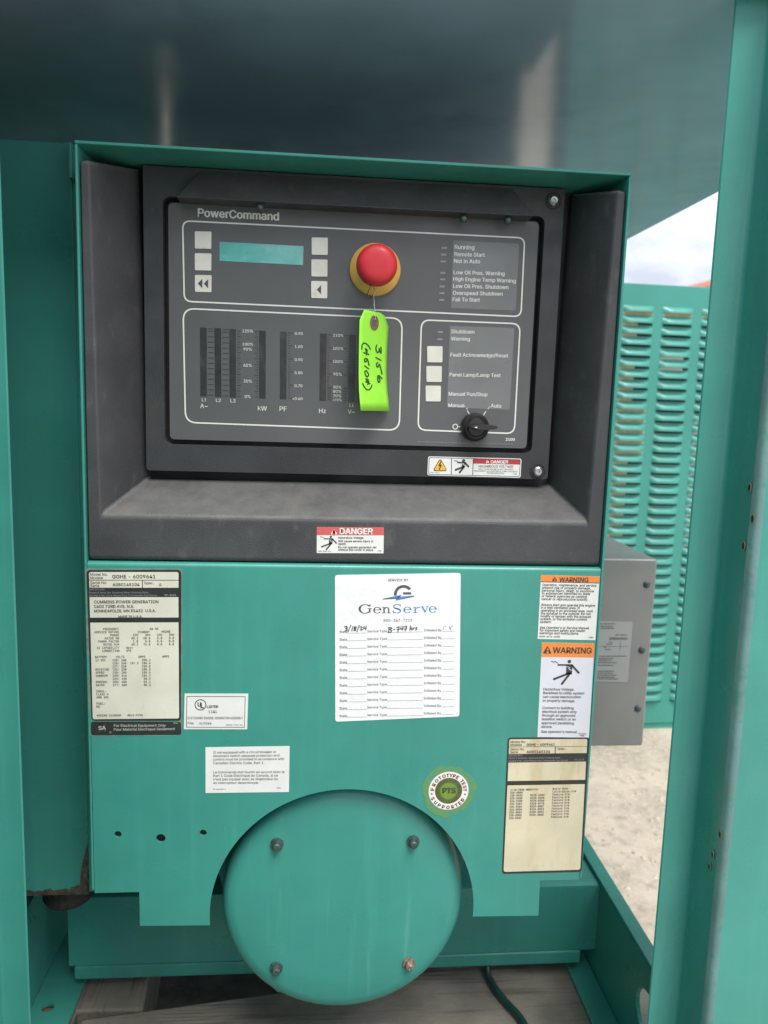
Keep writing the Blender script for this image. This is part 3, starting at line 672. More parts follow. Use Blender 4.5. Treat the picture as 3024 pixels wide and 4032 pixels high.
# danger sticker on the bezel lip
SY = BF
s = sticker(ho, 'danger_sticker', white_st, ZK, ((218, 347), (1436, 352), (1428, 822), (217, 818)), SY, 0, 'red and white danger sticker on the black bezel')
area(s, dred2_m, quad(ZK, ((218, 347), (1436, 352), (1433, 496), (218, 492)), SY), SY, name='red_band')
T(s, print_w, 'DANGER', ZK, (640, 472), (1230, 476), SY, bold=.03, lift=.0006)
alert(s, print_w, dred2_m, ZK, (530, 375), (594, 481), (466, 479), SY)
falling_man(s, print_k, white_st, man_map(ZK, SY, (280, 503, 588, 760)), SY, .0000655)
for t_, a, b in (('Hazardous Voltage.', (608, 555), (1075, 557)), ('Will cause severe injury or', (608, 618), (1248, 620)), ('death.', (608, 667), (755, 668)), ('Do not operate generator set', (608, 728), (1300, 730)),
                 ('without this cover in place.', (606, 775), (1252, 777)), ('0098-5347-01 J', (245, 792), (480, 793)), ('-TMI-', (1310, 788), (1400, 788))):
    T(s, print_k if a[0] < 620 and a[0] > 600 else print_soft, t_, ZK, a, b, SY, bold=.012)
# left nameplate
SY = 0.
MB().prism(rnd(quad(ZE, ((70, 80), (868, 78), (866, 1446), (108, 1452)), SY), .004, 4), SY - .00012, SY + .0002).ob('glue_residue', pmat('glue_residue', (.17, .25, .19), rough=.6, var=.25, vscale=80., layers=((GREEN, 60., .45, .62, .9),)), ho)
s = sticker(ho, 'nameplate', plate_k, ZE, ((84, 92), (858, 90), (856, 1322), (126, 1322)), SY, .004, 'tall black bordered rating plate with tables of figures at the left')
for q, r in ((((105, 108), (836, 108), (836, 172), (107, 172)), [.0022, .0022, 0, 0]), (((107, 178), (538, 178), (538, 236), (109, 236)), 0), (((545, 178), (836, 178), (836, 236), (545, 236)), 0), (((110, 313), (835, 313), (836, 479), (114, 480)), 0), (((116, 521), (836, 519), (841, 1303), (136, 1309)), [0, 0, .002, .002])):
    qq = quad(ZE, q, SY); area(s, cream_l, rnd(qq, r, 4) if r else qq, SY, name='cream_field')
s2 = sticker(ho, 'certification_plate', plate_k, ZE, ((120, 1330), (855, 1330), (860, 1437), (120, 1440)), SY, .003, 'small dark plate with a round mark under the rating plate')
c = P2(ZE, 206, 1379, SY); ns = 30
lines(s2, print_g, stroke([(c[0] + .0050 * math.cos(t), c[1] + .0050 * math.sin(t)) for t in [R_(40 + 280 * k / ns) for k in range(ns + 1)]], .0011), SY, name='round_mark')
for t_, a, b, bo in (('SA', (186, 1396), (242, 1394), .03), ('For Electrical Equipment Only', (309, 1371), (732, 1369), .01), ('Pour Material Electrique Seulement', (309, 1403), (807, 1397), .01), ('RAD', (796, 1347), (832, 1346), 0), ('G', (273, 1423), (288, 1423), 0)):
    T(s2, pmat('plate_pale_print', (.48, .48, .44), .5), t_, ZE, a, b, SY, bold=bo)
pale = MATS['plate_pale_print']
for t_, a, b in (('IMPORTANT!', (107, 258), (235, 258)), ('Model & Serial No. Required When Ordering Parts.', (108, 283), (595, 282)), ('Modele & No. Serie Requis Pour Commander Des Pieces.', (109, 306), (665, 305)), ('99-2433', (722, 304), (815, 304))):
    T(s, print_g if t_[0] != '9' else pale, t_, ZE, a, b, SY)
def NP(st, mat, Zf, items, Y, bold=0.):
    for t_, xa, ya, xb, yb in items: T(st, mat, t_, Zf, (xa, ya), (xb, yb), Y, bold=bold, lift=.0006)
NP(s, print_k, ZE, (('GGHE - 6009641', 297, 160, 648, 158), ('A080145104', 300, 222, 518, 220), ('G', 678, 221, 696, 221), ('CUMMINS POWER GENERATION', 148, 363, 672, 361), ('1400 73RD AVE. N.E.', 148, 399, 474, 399), ('MINNEAPOLIS, MN 55432  U.S.A.', 149, 436, 651, 433), ('MADE IN U.S.A.', 346, 481, 541, 479)), SY, .012)
NP(s, print_k, ZE, (('Model No.', 118, 137, 258, 137), ('Modele', 118, 165, 220, 165), ('Serial No.', 118, 205, 252, 204), ('Serie', 118, 231, 190, 230), ('Spec.', 558, 207, 635, 206)), SY)
tb = [('FREQUENCY', 222, 581, 350, 579), ('60 HZ', 603, 579, 672, 578), ('SERVICE RATING', 151, 606, 350, 604), ('STANDBY', 505, 605, 603, 604), ('PRIME', 699, 603, 770, 602), ('PHASE', 280, 631, 351, 630), ('RATED KW', 236, 657, 353, 656),
      ('POWER FACTOR', 182, 682, 353, 681), ('RATED KVA', 225, 707, 354, 706), ('I2 CAPABILITY', 172, 734, 354, 732), ('8pct', 411, 733, 463, 732), ('CONNECTION', 214, 759, 355, 757), ('WYE', 412, 757, 452, 757),
      ('BATTERY', 157, 809, 255, 807), ('VOLTS', 325, 808, 395, 807), ('AMPS', 509, 807, 566, 806), ('AMPS', 703, 805, 759, 804), ('12 VDC', 160, 835, 242, 834), ('167.5', 443, 859, 510, 859), ('ROTATING', 160, 911, 271, 910), ('SPEED', 161, 936, 231, 935),
      ('1800RPM', 162, 962, 257, 961), ('NOMINAL', 163, 1012, 258, 1011), ('RATED', 164, 1038, 233, 1037), ('INSUL:', 165, 1088, 246, 1088), ('CLASS H', 166, 1113, 264, 1112), ('AMB 40C', 167, 1138, 267, 1137), ('FUEL:', 168, 1189, 236, 1188), ('NG', 168, 1214, 196, 1213),
      ('WIRING DIAGRAM', 170, 1286, 367, 1284), ('0612-6764', 421, 1284, 545, 1282)]
for i, row in enumerate((('1PH', '3PH', '1PH', '3PH'), ('40.2', '60.0', '0.0', '0.0'), ('1.0', '0.8', '0.0', '0.0'), ('40.2', '75.0', '0.0', '0.0'))):
    for j, t_ in enumerate(row):
        xr = (507, 606, 703, 800)[j]; tb.append((t_, xr - (55 if len(t_) == 4 else 41), 630 + i * 25.3 - j * .5, xr, 630 + i * 25.3 - j * .5))
for i, (vv, aa) in enumerate(zip(('120/ 208', '120/ 240', '127/ 220', '133/ 230', '139/ 240', '240/ 416', '255/ 440', '266/ 460', '277/ 480'), ('208.2', '180.4', '196.8', '188.3', '180.4', '104.1', '98.4', '94.1', '90.2'))):
    y = 834 + i * 25.4; tb.append((vv, 298 + i * .4, y, 410 + i * .5, y)); tb.append((aa, 607 + i * .2 - (69 if len(aa) == 5 else 55), y - 1, 607 + i * .2, y - 1))
NP(s, print_soft, ZE, tb, SY, .012)
# listing label
s = sticker(ho, 'listing_label', white_st, ZI, ((75, 85), (768, 86), (755, 474), (67, 473)), SY, 0, 'small white boxed listing label with a circled mark')
q = quad(ZI, ((97, 113), (738, 115), (729, 455), (92, 453)), SY); area(s, print_k, q, SY, [inset(q, .0006)], name='border')
c = P2(ZI, 248, 207, SY); area(s, print_k, disc(*c, .0060, 40), SY, [disc(*c, .0051, 40)], name='round_mark')
for t_, a, b, bo, ys in (('U', (219, 222), (250, 222), .04, 1.15), ('L', (252, 240), (282, 240), .04, 1.15), ('LISTED', (320, 240), (440, 238), .03, 1.1), ('11KL', (335, 295), (433, 294), 0, 1), ('STATIONARY ENGINE-GENERATOR ASSEMBLY', (107, 363), (710, 362), 0, 1.45), ('File:', (109, 418), (178, 418), 0, 1), ('AU3044', (232, 419), (367, 419), 0, 1), ('0098-7737-01', (529, 435), (708, 434), 0, 1)):
    T(s, print_k, t_, ZI, a, b, SY, bold=bo, ys=ys)
# circuit breaker notice
s = sticker(ho, 'notice_label', white_st, ZI, ((302, 670), (1218, 657), (1210, 1156), (303, 1167)), SY, 0, 'plain white notice with two paragraphs left of the arch')
for t_, a, b in (('If not equipped with a circuit breaker or', (388, 737), (1071, 729)), ('disonnect switch separate protection and', (387, 775), (1105, 768)), ('control must be provided in accordance with', (387, 812), (1158, 806)), ('Canadian Electric Code, Part 1.', (387, 852), (942, 850)),
                 ('Le Commande doit fournir en accord avec le', (388, 952), (1161, 947)), ('Part 1 Code Electrique du Canada, si ce', (388, 990), (1089, 986)), ("n'est pas equiper avec es disjancteur ou", (388, 1028), (1089, 1024)), ('es interrupteur desembrayer.', (388, 1067), (888, 1065)),
                 ('98-8445 Rev A', (384, 1130), (524, 1130)), ('-TMI-', (1066, 1118), (1130, 1118))):
    T(s, pmat('mid_grey_print', (.10, .10, .10), .6), t_, ZI, a, b, SY, bold=.004)
midp = MATS['mid_grey_print']
# service sticker
s = sticker(ho, 'service_sticker', white_paper, ZF, ((282, 152), (1455, 132), (1442, 1470), (285, 1520)), SY, .003, 'large white service log sticker in the middle of the panel')
T(s, gs_grey, 'SERVICE BY', ZF, (777, 210), (966, 208), SY, bold=.006); T(s, gs_grey, '800-247-7215', ZF, (735, 587), (1003, 584), SY)
c = P2(ZF, 920, 330, SY); ro, ri = .0098, .0069
arc1 = [R_(38 + (190 - 38) * k / 24) for k in range(25)]
pa = [(c[0] + ro * math.cos(t), c[1] + ro * math.sin(t)) for t in arc1]; pi_ = [(c[0] + ri * math.cos(t), c[1] + ri * math.sin(t)) for t in arc1]
lines(s, gs_grey, [[pa[k], pa[k + 1], pi_[k + 1], pi_[k]] for k in range(24)] + [quad(ZF, ((918, 312), (993, 312), (993, 332), (918, 332)), SY)], SY, name='logo')
lines(s, gs_grey, [quad(ZF, ((722, 379), (740, 368), (868, 358), (860, 372)), SY), quad(ZF, ((845, 388), (1022, 341), (1020, 352), (848, 389)), SY)], SY, name='logo')
lines(s, gs_blue, [quad(ZF, ((728, 372), (905, 334), (890, 352), (866, 360)), SY), quad(ZF, ((866, 352), (893, 350), (862, 378), (848, 384)), SY), quad(ZF, ((880, 352), (1018, 343), (850, 384)), SY)], SY, lift=.0006, name='logo_flash')
def V(x, y): return P2(ZV, x, y, SY)
def cres(cx, cy, rx, ry, wx, wy, a0, a1, n=28):
    out = []; o_ = []; i_ = []
    for k in range(n + 1):
        t = R_(a0 + (a1 - a0) * k / n)
        o_.append(V(cx + rx * math.cos(t), cy - ry * math.sin(t))); i_.append(V(cx + (rx - wx) * math.cos(t), cy - (ry - wy) * math.sin(t)))
    return [[o_[k], o_[k + 1], i_[k + 1], i_[k]] for k in range(n)]
def bar(x0_, y0_, x1_, y1_): return [[V(x0_, y0_), V(x1_, y0_), V(x1_, y1_), V(x0_, y1_)]]
def para(*p): return [[V(x, y) for x, y in p]]
gG = cres(545, 351, 70, 51, 24, 7, 38, 318) + bar(588, 348, 606, 390) + bar(572, 345, 623, 351) + para((590, 302), (606, 302), (606, 326), (600, 326))
gE1 = lambda x0_, yb: cres(x0_ + 42, yb - 33, 44, 35, 16, 6, 0, 325) + bar(x0_ + 8, yb - 40, x0_ + 85, yb - 34)
gN = bar(745, 333, 760, 395) + bar(730, 392, 775, 397) + bar(731, 331, 752, 336) + cres(781, 362, 30, 32, 15, 8, 0, 150) + bar(796, 360, 811, 395) + bar(782, 392, 826, 397)
lines(s, gs_grey, gG + gE1(637, 398) + gN, SY, name='logo_lettering')
gS = cres(893, 325, 42, 27, 14, 7, 30, 255) + cres(893, 372, 46, 26, 15, 7, -75 - 0, 105) + para((862, 342), (880, 336), (932, 354), (918, 366)) + cres(893, 372, 46, 26, 8, 7, 205, 290) + para((848, 368), (855, 368), (864, 394), (850, 398)) + para((924, 300), (932, 300), (935, 326), (930, 326))
gR = bar(1085, 331, 1100, 392) + bar(1069, 389, 1118, 394) + bar(1070, 329, 1092, 334) + cres(1128, 352, 28, 24, 12, 9, 45, 165)
gVv = para((1158, 328), (1176, 328), (1206, 378), (1196, 392)) + para((1222, 328), (1230, 328), (1199, 392), (1192, 384)) + bar(1146, 325, 1186, 330) + bar(1208, 324, 1242, 329)
lines(s, gs_blue, gS + gE1(965, 395) + gR + gVv + gE1(1240, 390), SY, name='logo_lettering')
rule = []
for i in range(12):
    yd, ysv, yi = 693 + i * 71.3, 685 + i * 71.0, 676 + i * 70.5; sh = -i * .35
    T(s, midp, 'Date', ZF, (327, yd), (395, yd - 1), SY); T(s, midp, 'Service Type', ZF, (584 + sh * .4, ysv + 1), (767 + sh * .4, ysv - 2), SY); T(s, midp, 'Initialed By', ZF, (1114 + sh * 1.3, yi), (1277 + sh * 1.6, yi - 1), SY)
    for xa, xb, ya, yb in ((397, 577, yd, yd - 2), (768, 1105 + sh, ysv + 1, ysv - 4), (1280 + sh * 1.6, 1400 + sh * 1.4, yi + 1, yi - 2)):
        rule += stroke([P2(ZF, xa, ya, SY), P2(ZF, xb, yb, SY)], .00028, False)
lines(s, print_soft, rule, SY, name='ruled_lines')
hw = [[(322, 545), (345, 540), (352, 552), (335, 562), (352, 568), (350, 582), (330, 588)], [(392, 528), (360, 600)], [(412, 545), (402, 592)], [(450, 548), (430, 545), (428, 560), (446, 570), (442, 586), (424, 584), (432, 566), (452, 548)], [(482, 530), (458, 598)],
      [(490, 552), (504, 544), (514, 552), (496, 580), (522, 576)], [(536, 542), (530, 562), (556, 560)], [(558, 538), (554, 576)],
      [(806, 560), (800, 606)], [(800, 556), (828, 552), (836, 564), (812, 574), (836, 588), (828, 604), (800, 608)], [(858, 576), (872, 574)], [(892, 552), (918, 546), (902, 604)], [(894, 576), (916, 572)], [(938, 544), (930, 570), (960, 566)], [(958, 542), (950, 580)], [(972, 546), (1000, 540), (984, 590)], [(974, 570), (998, 566)],
      [(1040, 534), (1034, 582)], [(1036, 562), (1050, 556), (1052, 580)], [(1066, 558), (1068, 578)], [(1068, 562), (1082, 556)], [(1110, 552), (1096, 560), (1110, 570), (1098, 580)]]
lines(s, pencil, [p for h_ in hw for p in stroke([V(x, y) for x, y in h_], .0011)], SY, lift=.0006, name='handwriting')
lines(s, print_g, [p for h_ in ([(1400, 548), (1394, 580)], [(1404, 545), (1430, 540)], [(1462, 538), (1470, 560), (1500, 532)], [(1466, 560), (1482, 576)]) for p in stroke([V(x, y) for x, y in h_], .0006)], SY, lift=.0006, name='handwriting')
# warning stickers
s = sticker(ho, 'warning_sticker', white_st, ZG, ((308, 153), (855, 165), (815, 760), (276, 748)), SY, 0, 'upper orange and white warning sticker full of small text')
area(s, orange_m, quad(ZG, ((308, 153), (855, 165), (851, 224), (307, 212)), SY), SY, name='orange_band')
lines(s, print_k, stroke([P2(ZG, 307, 214, SY), P2(ZG, 850, 226, SY)], .0007, False), SY)
alert(s, print_k, orange_m, ZG, (436, 163), (462, 209), (408, 208), SY)
T(s, print_k, 'WARNING', ZG, (478, 212), (747, 216), SY, bold=.02, lift=.0006)
for t_, a, b in (('Operation, maintenance, and service', (320, 252), (825, 260)), ('present risk of property damage,', (318, 279), (770, 285)), ('personal injury, death, or exposure', (316, 305), (800, 312)), ('to substances identified by state', (315, 331), (765, 337)), ('or federal agencies as causing', (313, 357), (735, 363)), ('cancer or reproductive toxicity.', (311, 384), (745, 391)),
                 ('Always start and operate this engine', (309, 438), (810, 446)), ('in a well ventilated area. If', (307, 464), (668, 469)), ('operating in an enclosed area, vent', (305, 491), (790, 498)), ('the exhaust to the outside. Do not', (304, 518), (770, 524)), ('modify or tamper with the exhaust', (303, 544), (772, 551)), ('system, or the emission control', (301, 570), (735, 576)), ('system.', (300, 597), (403, 598)),
                 ("See Operator's or Service Manual", (297, 650), (755, 656)), ('for important safety and health', (295, 676), (718, 682)), ('warnings and instructions.', (293, 702), (660, 707)), ('0098-6074-02(D)', (291, 731), (482, 734)), ('-TMI-', (745, 740), (800, 741))):
    T(s, midp, t_, ZG, a, b, SY, bold=.016)
s = sticker(ho, 'warning_sticker', white_lav, ZG, ((316, 781), (807, 789), (755, 1668), (274, 1663)), SY, 0, 'lower tall warning sticker with a falling figure pictogram')
area(s, orange_m, quad(ZG, ((316, 781), (807, 789), (802, 921), (311, 915)), SY), SY, name='orange_band')
alert(s, print_k, orange_m, ZG, (368, 808), (408, 884), (324, 882), SY)
T(s, print_k, 'WARNING', ZG, (417, 878), (777, 883), SY, bold=.02, lift=.0006)
falling_man(s, print_k, white_lav, lambda u, v_: P2(ZG, u, v_, SY), SY, .000111)
for t_, a, b in (('Hazardous Voltage.', (329, 1226), (617, 1229)), ('Backfeed to utility system', (327, 1261), (710, 1265)), ('can cause electrocution', (325, 1297), (678, 1300)), ('or property damage.', (323, 1332), (624, 1336)), ('Connect to building', (320, 1400), (610, 1403)), ('electrical system only', (318, 1435), (640, 1438)), ('through an approved', (316, 1470), (625, 1473)),
                 ('isolation switch or an', (314, 1505), (630, 1508)), ('approved paralleling', (312, 1541), (614, 1544)), ('device.', (310, 1576), (413, 1577)), ("See operator's manual.", (308, 1622), (647, 1625)), ('99-5768', (657, 1636), (728, 1637)), ('-TMI-', (658, 1655), (720, 1656))):
    T(s, midp, t_, ZG, a, b, SY, bold=.014)
# right nameplate
s = sticker(ho, 'nameplate', plate_k, ZJ, ((274, 287), (1163, 285), (1080, 1748), (210, 1770)), SY, .004, 'yellowed black bordered plate with part numbers at the lower right')
for q, r in ((((290, 305), (1140, 302), (1136, 380), (288, 386)), [.0022, .0022, 0, 0]), (((287, 392), (787, 388), (784, 458), (285, 466)), 0), (((797, 388), (1135, 385), (1132, 455), (794, 458)), 0), (((280, 560), (1125, 548), (1117, 746), (272, 760)), 0), (((270, 808), (1112, 793), (1062, 1725), (228, 1748)), [0, 0, .003, .003])):
    qq = quad(ZJ, q, SY); area(s, cream_r, rnd(qq, r, 4) if r else qq, SY, name='cream_field')
NP(s, print_k, ZJ, (('GGHE - 6009641', 479, 376, 783, 372), ('A080145104', 478, 455, 733, 451)), SY, .016)
NP(s, print_k, ZJ, (('Model No.', 303, 345, 468, 343), ('Modele', 302, 377, 425, 375), ('Serial No.', 302, 425, 456, 423), ('Serie', 300, 457, 383, 455), ('Spec.', 812, 419, 902, 418)), SY)
for t_, a, b in (('IMPORTANT!', (284, 492), (435, 489)), ('Model & Serial No. Required When Ordering Parts.', (284, 519), (848, 513)), ('Modele & No. Serie Requis Pour Commander Des Pieces.', (282, 549), (932, 541)), ('99-2433', (998, 538), (1103, 536))): T(s, print_g, t_, ZJ, a, b, SY)
tb = [('1/18/2008 MMDDYYYY', 302, 864, 607, 860), ('Build Date', 763, 852, 930, 849), ('Calibration P/N', 761, 883, 1015, 880)]
for i, t_ in enumerate(('326-8880', '326-8482', '326-8488', '326-5580', '326-5587', '326-5583', '326-8890', '326-8683', '326-8860', '326-8932')):
    y = 895 + i * 30.7; tb.append((t_, 299 - i * 1.4, y, 434 - i * 1.4, y - 2))
for i, t_ in enumerate(('0326-8484', '0326-8480', '0326-8588', '0326-8570', '0326-8887', '0326-8853', '0326-8892', '0326-8868')):
    y = 921 + i * 30.7; tb.append((t_, 520 - i * 1.4, y, 672 - i * 1.4, y - 2))
for i in range(9):
    y = 915 + i * 30.4; tb.append(('Feature P/N', 760 - i * 1.6, y, 945 - i * 1.6, y - 2))
NP(s, print_soft, ZJ, tb, SY, .016)
# round seal
c = P2(ZS, 748, 790, SY); SR = .0218
hal = []
rr = random.Random(11)
for k in range(72):
    t = 2 * math.pi * k / 72; q = .0290 * (1 + .05 * math.sin(3 * t + 1) + .03 * math.sin(7 * t)) + rr.uniform(-.0007, .0007); hal.append((c[0] + q * math.cos(t), c[1] - .0004 + q * math.sin(t)))
se = MB().prism(hal, SY - .0002, SY + .0002).ob('test_seal', seal_halo, ho, label='round maroon and white seal on a faded green burst')
area(se, white_st, disc(*c, SR, 56), SY, [disc(*c, SR * .685, 56)], name='white_ring'); area(se, seal_olive, disc(*c, SR * .685, 56), SY, lift=.0003, name='olive_disc')
ry = []
for k in range(44):
    t = 2 * math.pi * k / 44; d1, d2 = .040, .055
    ry.append([(c[0] + SR * .67 * math.cos(t - d2), c[1] + SR * .67 * math.sin(t - d2)), (c[0] + SR * .67 * math.cos(t + d2), c[1] + SR * .67 * math.sin(t + d2)), (c[0] + SR * .43 * math.cos(t + d1), c[1] + SR * .43 * math.sin(t + d1)), (c[0] + SR * .43 * math.cos(t - d1), c[1] + SR * .43 * math.sin(t - d1))])
lines(se, seal_dark, ry, SY, name='rays')
T(se, seal_dark, 'PTS', ZS, (605, 838), (905, 842), SY, bold=.05, lift=.0006)
word = 'PROTOTYPE TEST'
angs = [168, 153.5, 138.5, 124.5, 111, 97.5, 85.5, 73.5, 61, 0, 36.5, 24, 12, 0]
angs = [174, 156, 139, 124, 109, 95.5, 84, 72, 59.5, 0, 38, 26.5, 14, 2.5]
for ch_, a in zip(word, angs):
    if ch_ == ' ': continue
    t = R_(a); TC(se, seal_red, ch_, (c[0] + SR * .735 * math.cos(t), c[1] + SR * .735 * math.sin(t)), t - math.pi / 2, SR * .235, SY, .05)
for ch_, a in zip('SUPPORTED', (207, 224, 239.5, 254.5, 270, 285.5, 299, 312, 326)):
    t = R_(a); TC(se, seal_red, ch_, (c[0] + SR * .955 * math.cos(t), c[1] + SR * .955 * math.sin(t)), t + math.pi / 2, SR * .235, SY, .05)
lines(se, gs_grey, [disc(c[0] + SR * .85 * math.cos(t), c[1] + SR * .85 * math.sin(t), .0010, 10) for t in (R_(190), R_(-13))], SY, name='dots')

# ================================================================== INVENTORY TAG with tie wire
tg = thing('inventory_tag', 'bright green card tag hung by wire from the red stop button', 'tag', (.06, .03, .9))
def tagY(zx, zy):
    fr_ = max(0., min(1., (zx - 190) / 590)); return .0120 + .040 * fr_ + .003 * math.sin(zy / 2100 * 3.0)
def TP(zx, zy, lift=0.):
    Y = tagY(zx, zy) - lift; return at(*ZT(zx, zy), Y=Y)
Lx = [(-5, 290), (105, 240), (215, 192), (500, 182), (900, 175), (1400, 170), (1700, 180), (1900, 196), (2085, 212)]
Rx = [(50, 560), (72, 680), (200, 730), (345, 786), (700, 765), (1000, 754), (1300, 747), (1700, 765), (2102, 810)]
def edge(tab, y):
    for (y0_, x0_), (y1_, x1_) in zip(tab, tab[1:]):
        if y <= y1_: return x0_ + (x1_ - x0_) * (y - y0_) / (y1_ - y0_)
    return tab[-1][1]
rows = [0, 60, 110, 215, 345, 500, 700, 900, 1100, 1300, 1500, 1700, 1900, 2090]; nc = 10; v = []; f = []
for y in rows:
    for k in range(nc + 1):
        t = k / nc; xl = edge(Lx, y); xr = edge(Rx, max(y, 55)) if y > 0 else 670
        xx = xl + (xr - xl) * t; yy = y + (72 * t if y == 0 else (12 * t if y < 110 else (12 * t if y > 2000 else 0)))
        v.append(TP(xx, yy))
for i in range(len(rows) - 1):
    for k in range(nc): a = i * (nc + 1) + k; f.append((a, a + 1, a + nc + 2, a + nc + 1))
tc_ = link('card', mesh_from('card', v, f), tag_m, tg, smooth=60)
sm = tc_.modifiers.new('thickness', 'SOLIDIFY'); sm.thickness = .0005; sm.offset = 0
ey = MB(); n = 28
o_ = [TP(497 + 92 * math.cos(2 * math.pi * k / n), 272 + 163 * math.sin(2 * math.pi * k / n), .0008) for k in range(n)]; i_ = [TP(495 + 36 * math.cos(2 * math.pi * k / n), 262 + 66 * math.sin(2 * math.pi * k / n), .0008) for k in range(n)]
ey.add(o_ + i_, [(k, (k + 1) % n, n + (k + 1) % n, n + k) for k in range(n)]); ey.ob('eyelet', tag_edge, tg)
MB().add([p + Vector((0, -.0001, 0)) for p in i_], [tuple(range(n))]).ob('eyelet_hole', face_m, tg)
tw = [[(548, 730), (528, 790), (535, 850), (565, 890), (590, 860), (600, 800), (605, 850), (632, 900), (640, 850), (632, 772)], [(528, 990), (632, 1045)], [(565, 1090), (540, 1120), (548, 1180), (575, 1190), (595, 1120), (615, 1165), (640, 1260), (655, 1335)], [(655, 1425), (600, 1370), (572, 1362), (562, 1430), (580, 1500), (602, 1500), (612, 1450), (590, 1400)],
      [(236, 815), (240, 730), (270, 688), (320, 695), (380, 750), (412, 815)], [(355, 840), (310, 800), (325, 850), (330, 900)], [(275, 885), (380, 925)], [(345, 870), (330, 935)], [(318, 1005), (292, 1030), (300, 1080), (330, 1075), (345, 1010), (370, 1070), (385, 1150)], [(295, 1160), (378, 1222)], [(375, 1330), (330, 1258), (298, 1280), (310, 1350), (345, 1392), (378, 1360), (372, 1320)],
      [(372, 1450), (320, 1425), (348, 1475), (362, 1480)], [(318, 1490), (405, 1532)], [(385, 1480), (360, 1555)], [(252, 1525), (290, 1600), (340, 1655), (385, 1660), (430, 1610), (448, 1560)]]
hm = MB()
for h_ in tw:
    pts = []
    for i in range(len(h_) - 1):
        for j in range(4): t = j / 4; pts.append((h_[i][0] + (h_[i + 1][0] - h_[i][0]) * t, h_[i][1] + (h_[i + 1][1] - h_[i][1]) * t))
    pts.append(h_[-1])
    for poly in stroke(pts, 26, True):
        hm.add([TP(x, y, .0009) for x, y in poly], [tuple(range(len(poly)))])
hm.ob('handwriting', ink_m, tg)
w1 = [at(*ZES(655, 1262), Y=.044), at(*ZES(684, 1310), Y=.042), at(*ZES(685, 1355), Y=.040), at(*ZES(655, 1410), Y=.040), at(*ZES(662, 1500), Y=.039), at(*ZES(668, 1620), Y=.037), at(*ZES(680, 1760), Y=.036), at(*ZES(684, 1880), Y=.034), TP(505, 120, .002), TP(518, 165, .0015), TP(505, 200, .001), TP(492, 205, -.002)]
base = smooth_pts(w1, 8); tw2 = MB()
for ph in (0, math.pi):
    tw2.tube([p + Vector((math.cos(i * .9 + ph), math.sin(i * .9 + ph), 0)) * .0004 for i, p in enumerate(base)], .00034, 6)
tw2.ob('tie_wire', wire_m, tg, smooth=60)
w2 = [at(*ZES(625, 1118), Y=.0215), at(*ZES(600, 1180), Y=.023), at(*ZES(560, 1290), Y=.034), at(*ZES(515, 1400), Y=.042), at(*ZES(478, 1472), Y=.050), at(*ZES(500, 1505), Y=.052), at(*ZES(570, 1498), Y=.052), at(*ZES(630, 1455), Y=.048), at(*ZES(652, 1400), Y=.044)]
MB().tube(smooth_pts(w2, 6), .00034, 6).ob('wire_loop', wire_d, tg, smooth=60)

# ================================================================== GREY CABINET behind at the right
gb = thing('grey_cabinet', 'grey metal cabinet with dark screws behind the housing at the right', 'cabinet', (.45, .5, .43))
GY = .42
pa_, pb_ = at(2588, 2202, Y=GY), at(2534, 2938, Y=GY)
gx1 = (pa_.x + pb_.x) / 2; gz1, gz0 = pa_.z, pb_.z
MB().box(.315, gx1, GY, GY + .34, gz0, gz1).ob('casing', box_m, gb, bevel=.004, seg=3)
gq = quad(ZG, ((700, 575), (1163, 590), (1117, 1152), (700, 1140)), GY)
lb = MB().prism(rnd(gq, .003, 4), GY - .0008, GY + .0005).ob('rating_label', label_g, gb)
for x, y in ((1295, 240), (1250, 852), (1212, 1398)):
    p = at(*ZG(x, y), Y=GY)
    MB().lathe([(0, GY - .0030), (.0040, GY - .0028), (.0058, GY - .0012), (.0058, GY + .001)], p.x, p.z, 16).ob('screw', bolt_m, gb, smooth=40)
gl = []
for y, xa, xb in ((606, 860, 1004), (630, 860, 975), (648, 860, 992), (710, 1003, 1113), (778, 940, 970), (795, 915, 972), (823, 892, 915), (845, 905, 960), (908, 848, 1105), (930, 845, 980), (948, 842, 962), (968, 840, 1015), (993, 838, 984), (1048, 836, 988), (1066, 836, 980), (1085, 834, 1012), (1104, 834, 996), (1120, 832, 1028)):
    x = xa
    while x < xb:
        w_ = random.uniform(9, 30); gl += [quad(ZG, ((x, y - 5), (min(x + w_, xb), y - 5), (min(x + w_, xb), y + 4), (x, y + 4)), GY)]; x += w_ + 5
for k in range(24): gl += [quad(ZG, ((945 + k * 7.1, 732), (945 + k * 7.1 + random.choice((3, 4.5)), 732), (945 + k * 7.1 + 3, 756), (945 + k * 7.1, 756)), GY)]
gl += [quad(ZG, ((855, 813), (1122, 816), (1122, 819), (855, 816)), GY), quad(ZG, ((1048, 770), (1051, 770), (1044, 868), (1041, 868)), GY)]
lines(lb, print_soft, gl, GY, lift=.0011, name='small_print')
tv = MB()
for k in range(4):
    y0_ = GY + .06 + k * .022; tv.box(gx1 - .15, gx1 - .085 - .006 * k, y0_, y0_ + .007, gz1 + .0002, gz1 + .0009)
tv.ob('vent_slots', plastic_dk, gb)

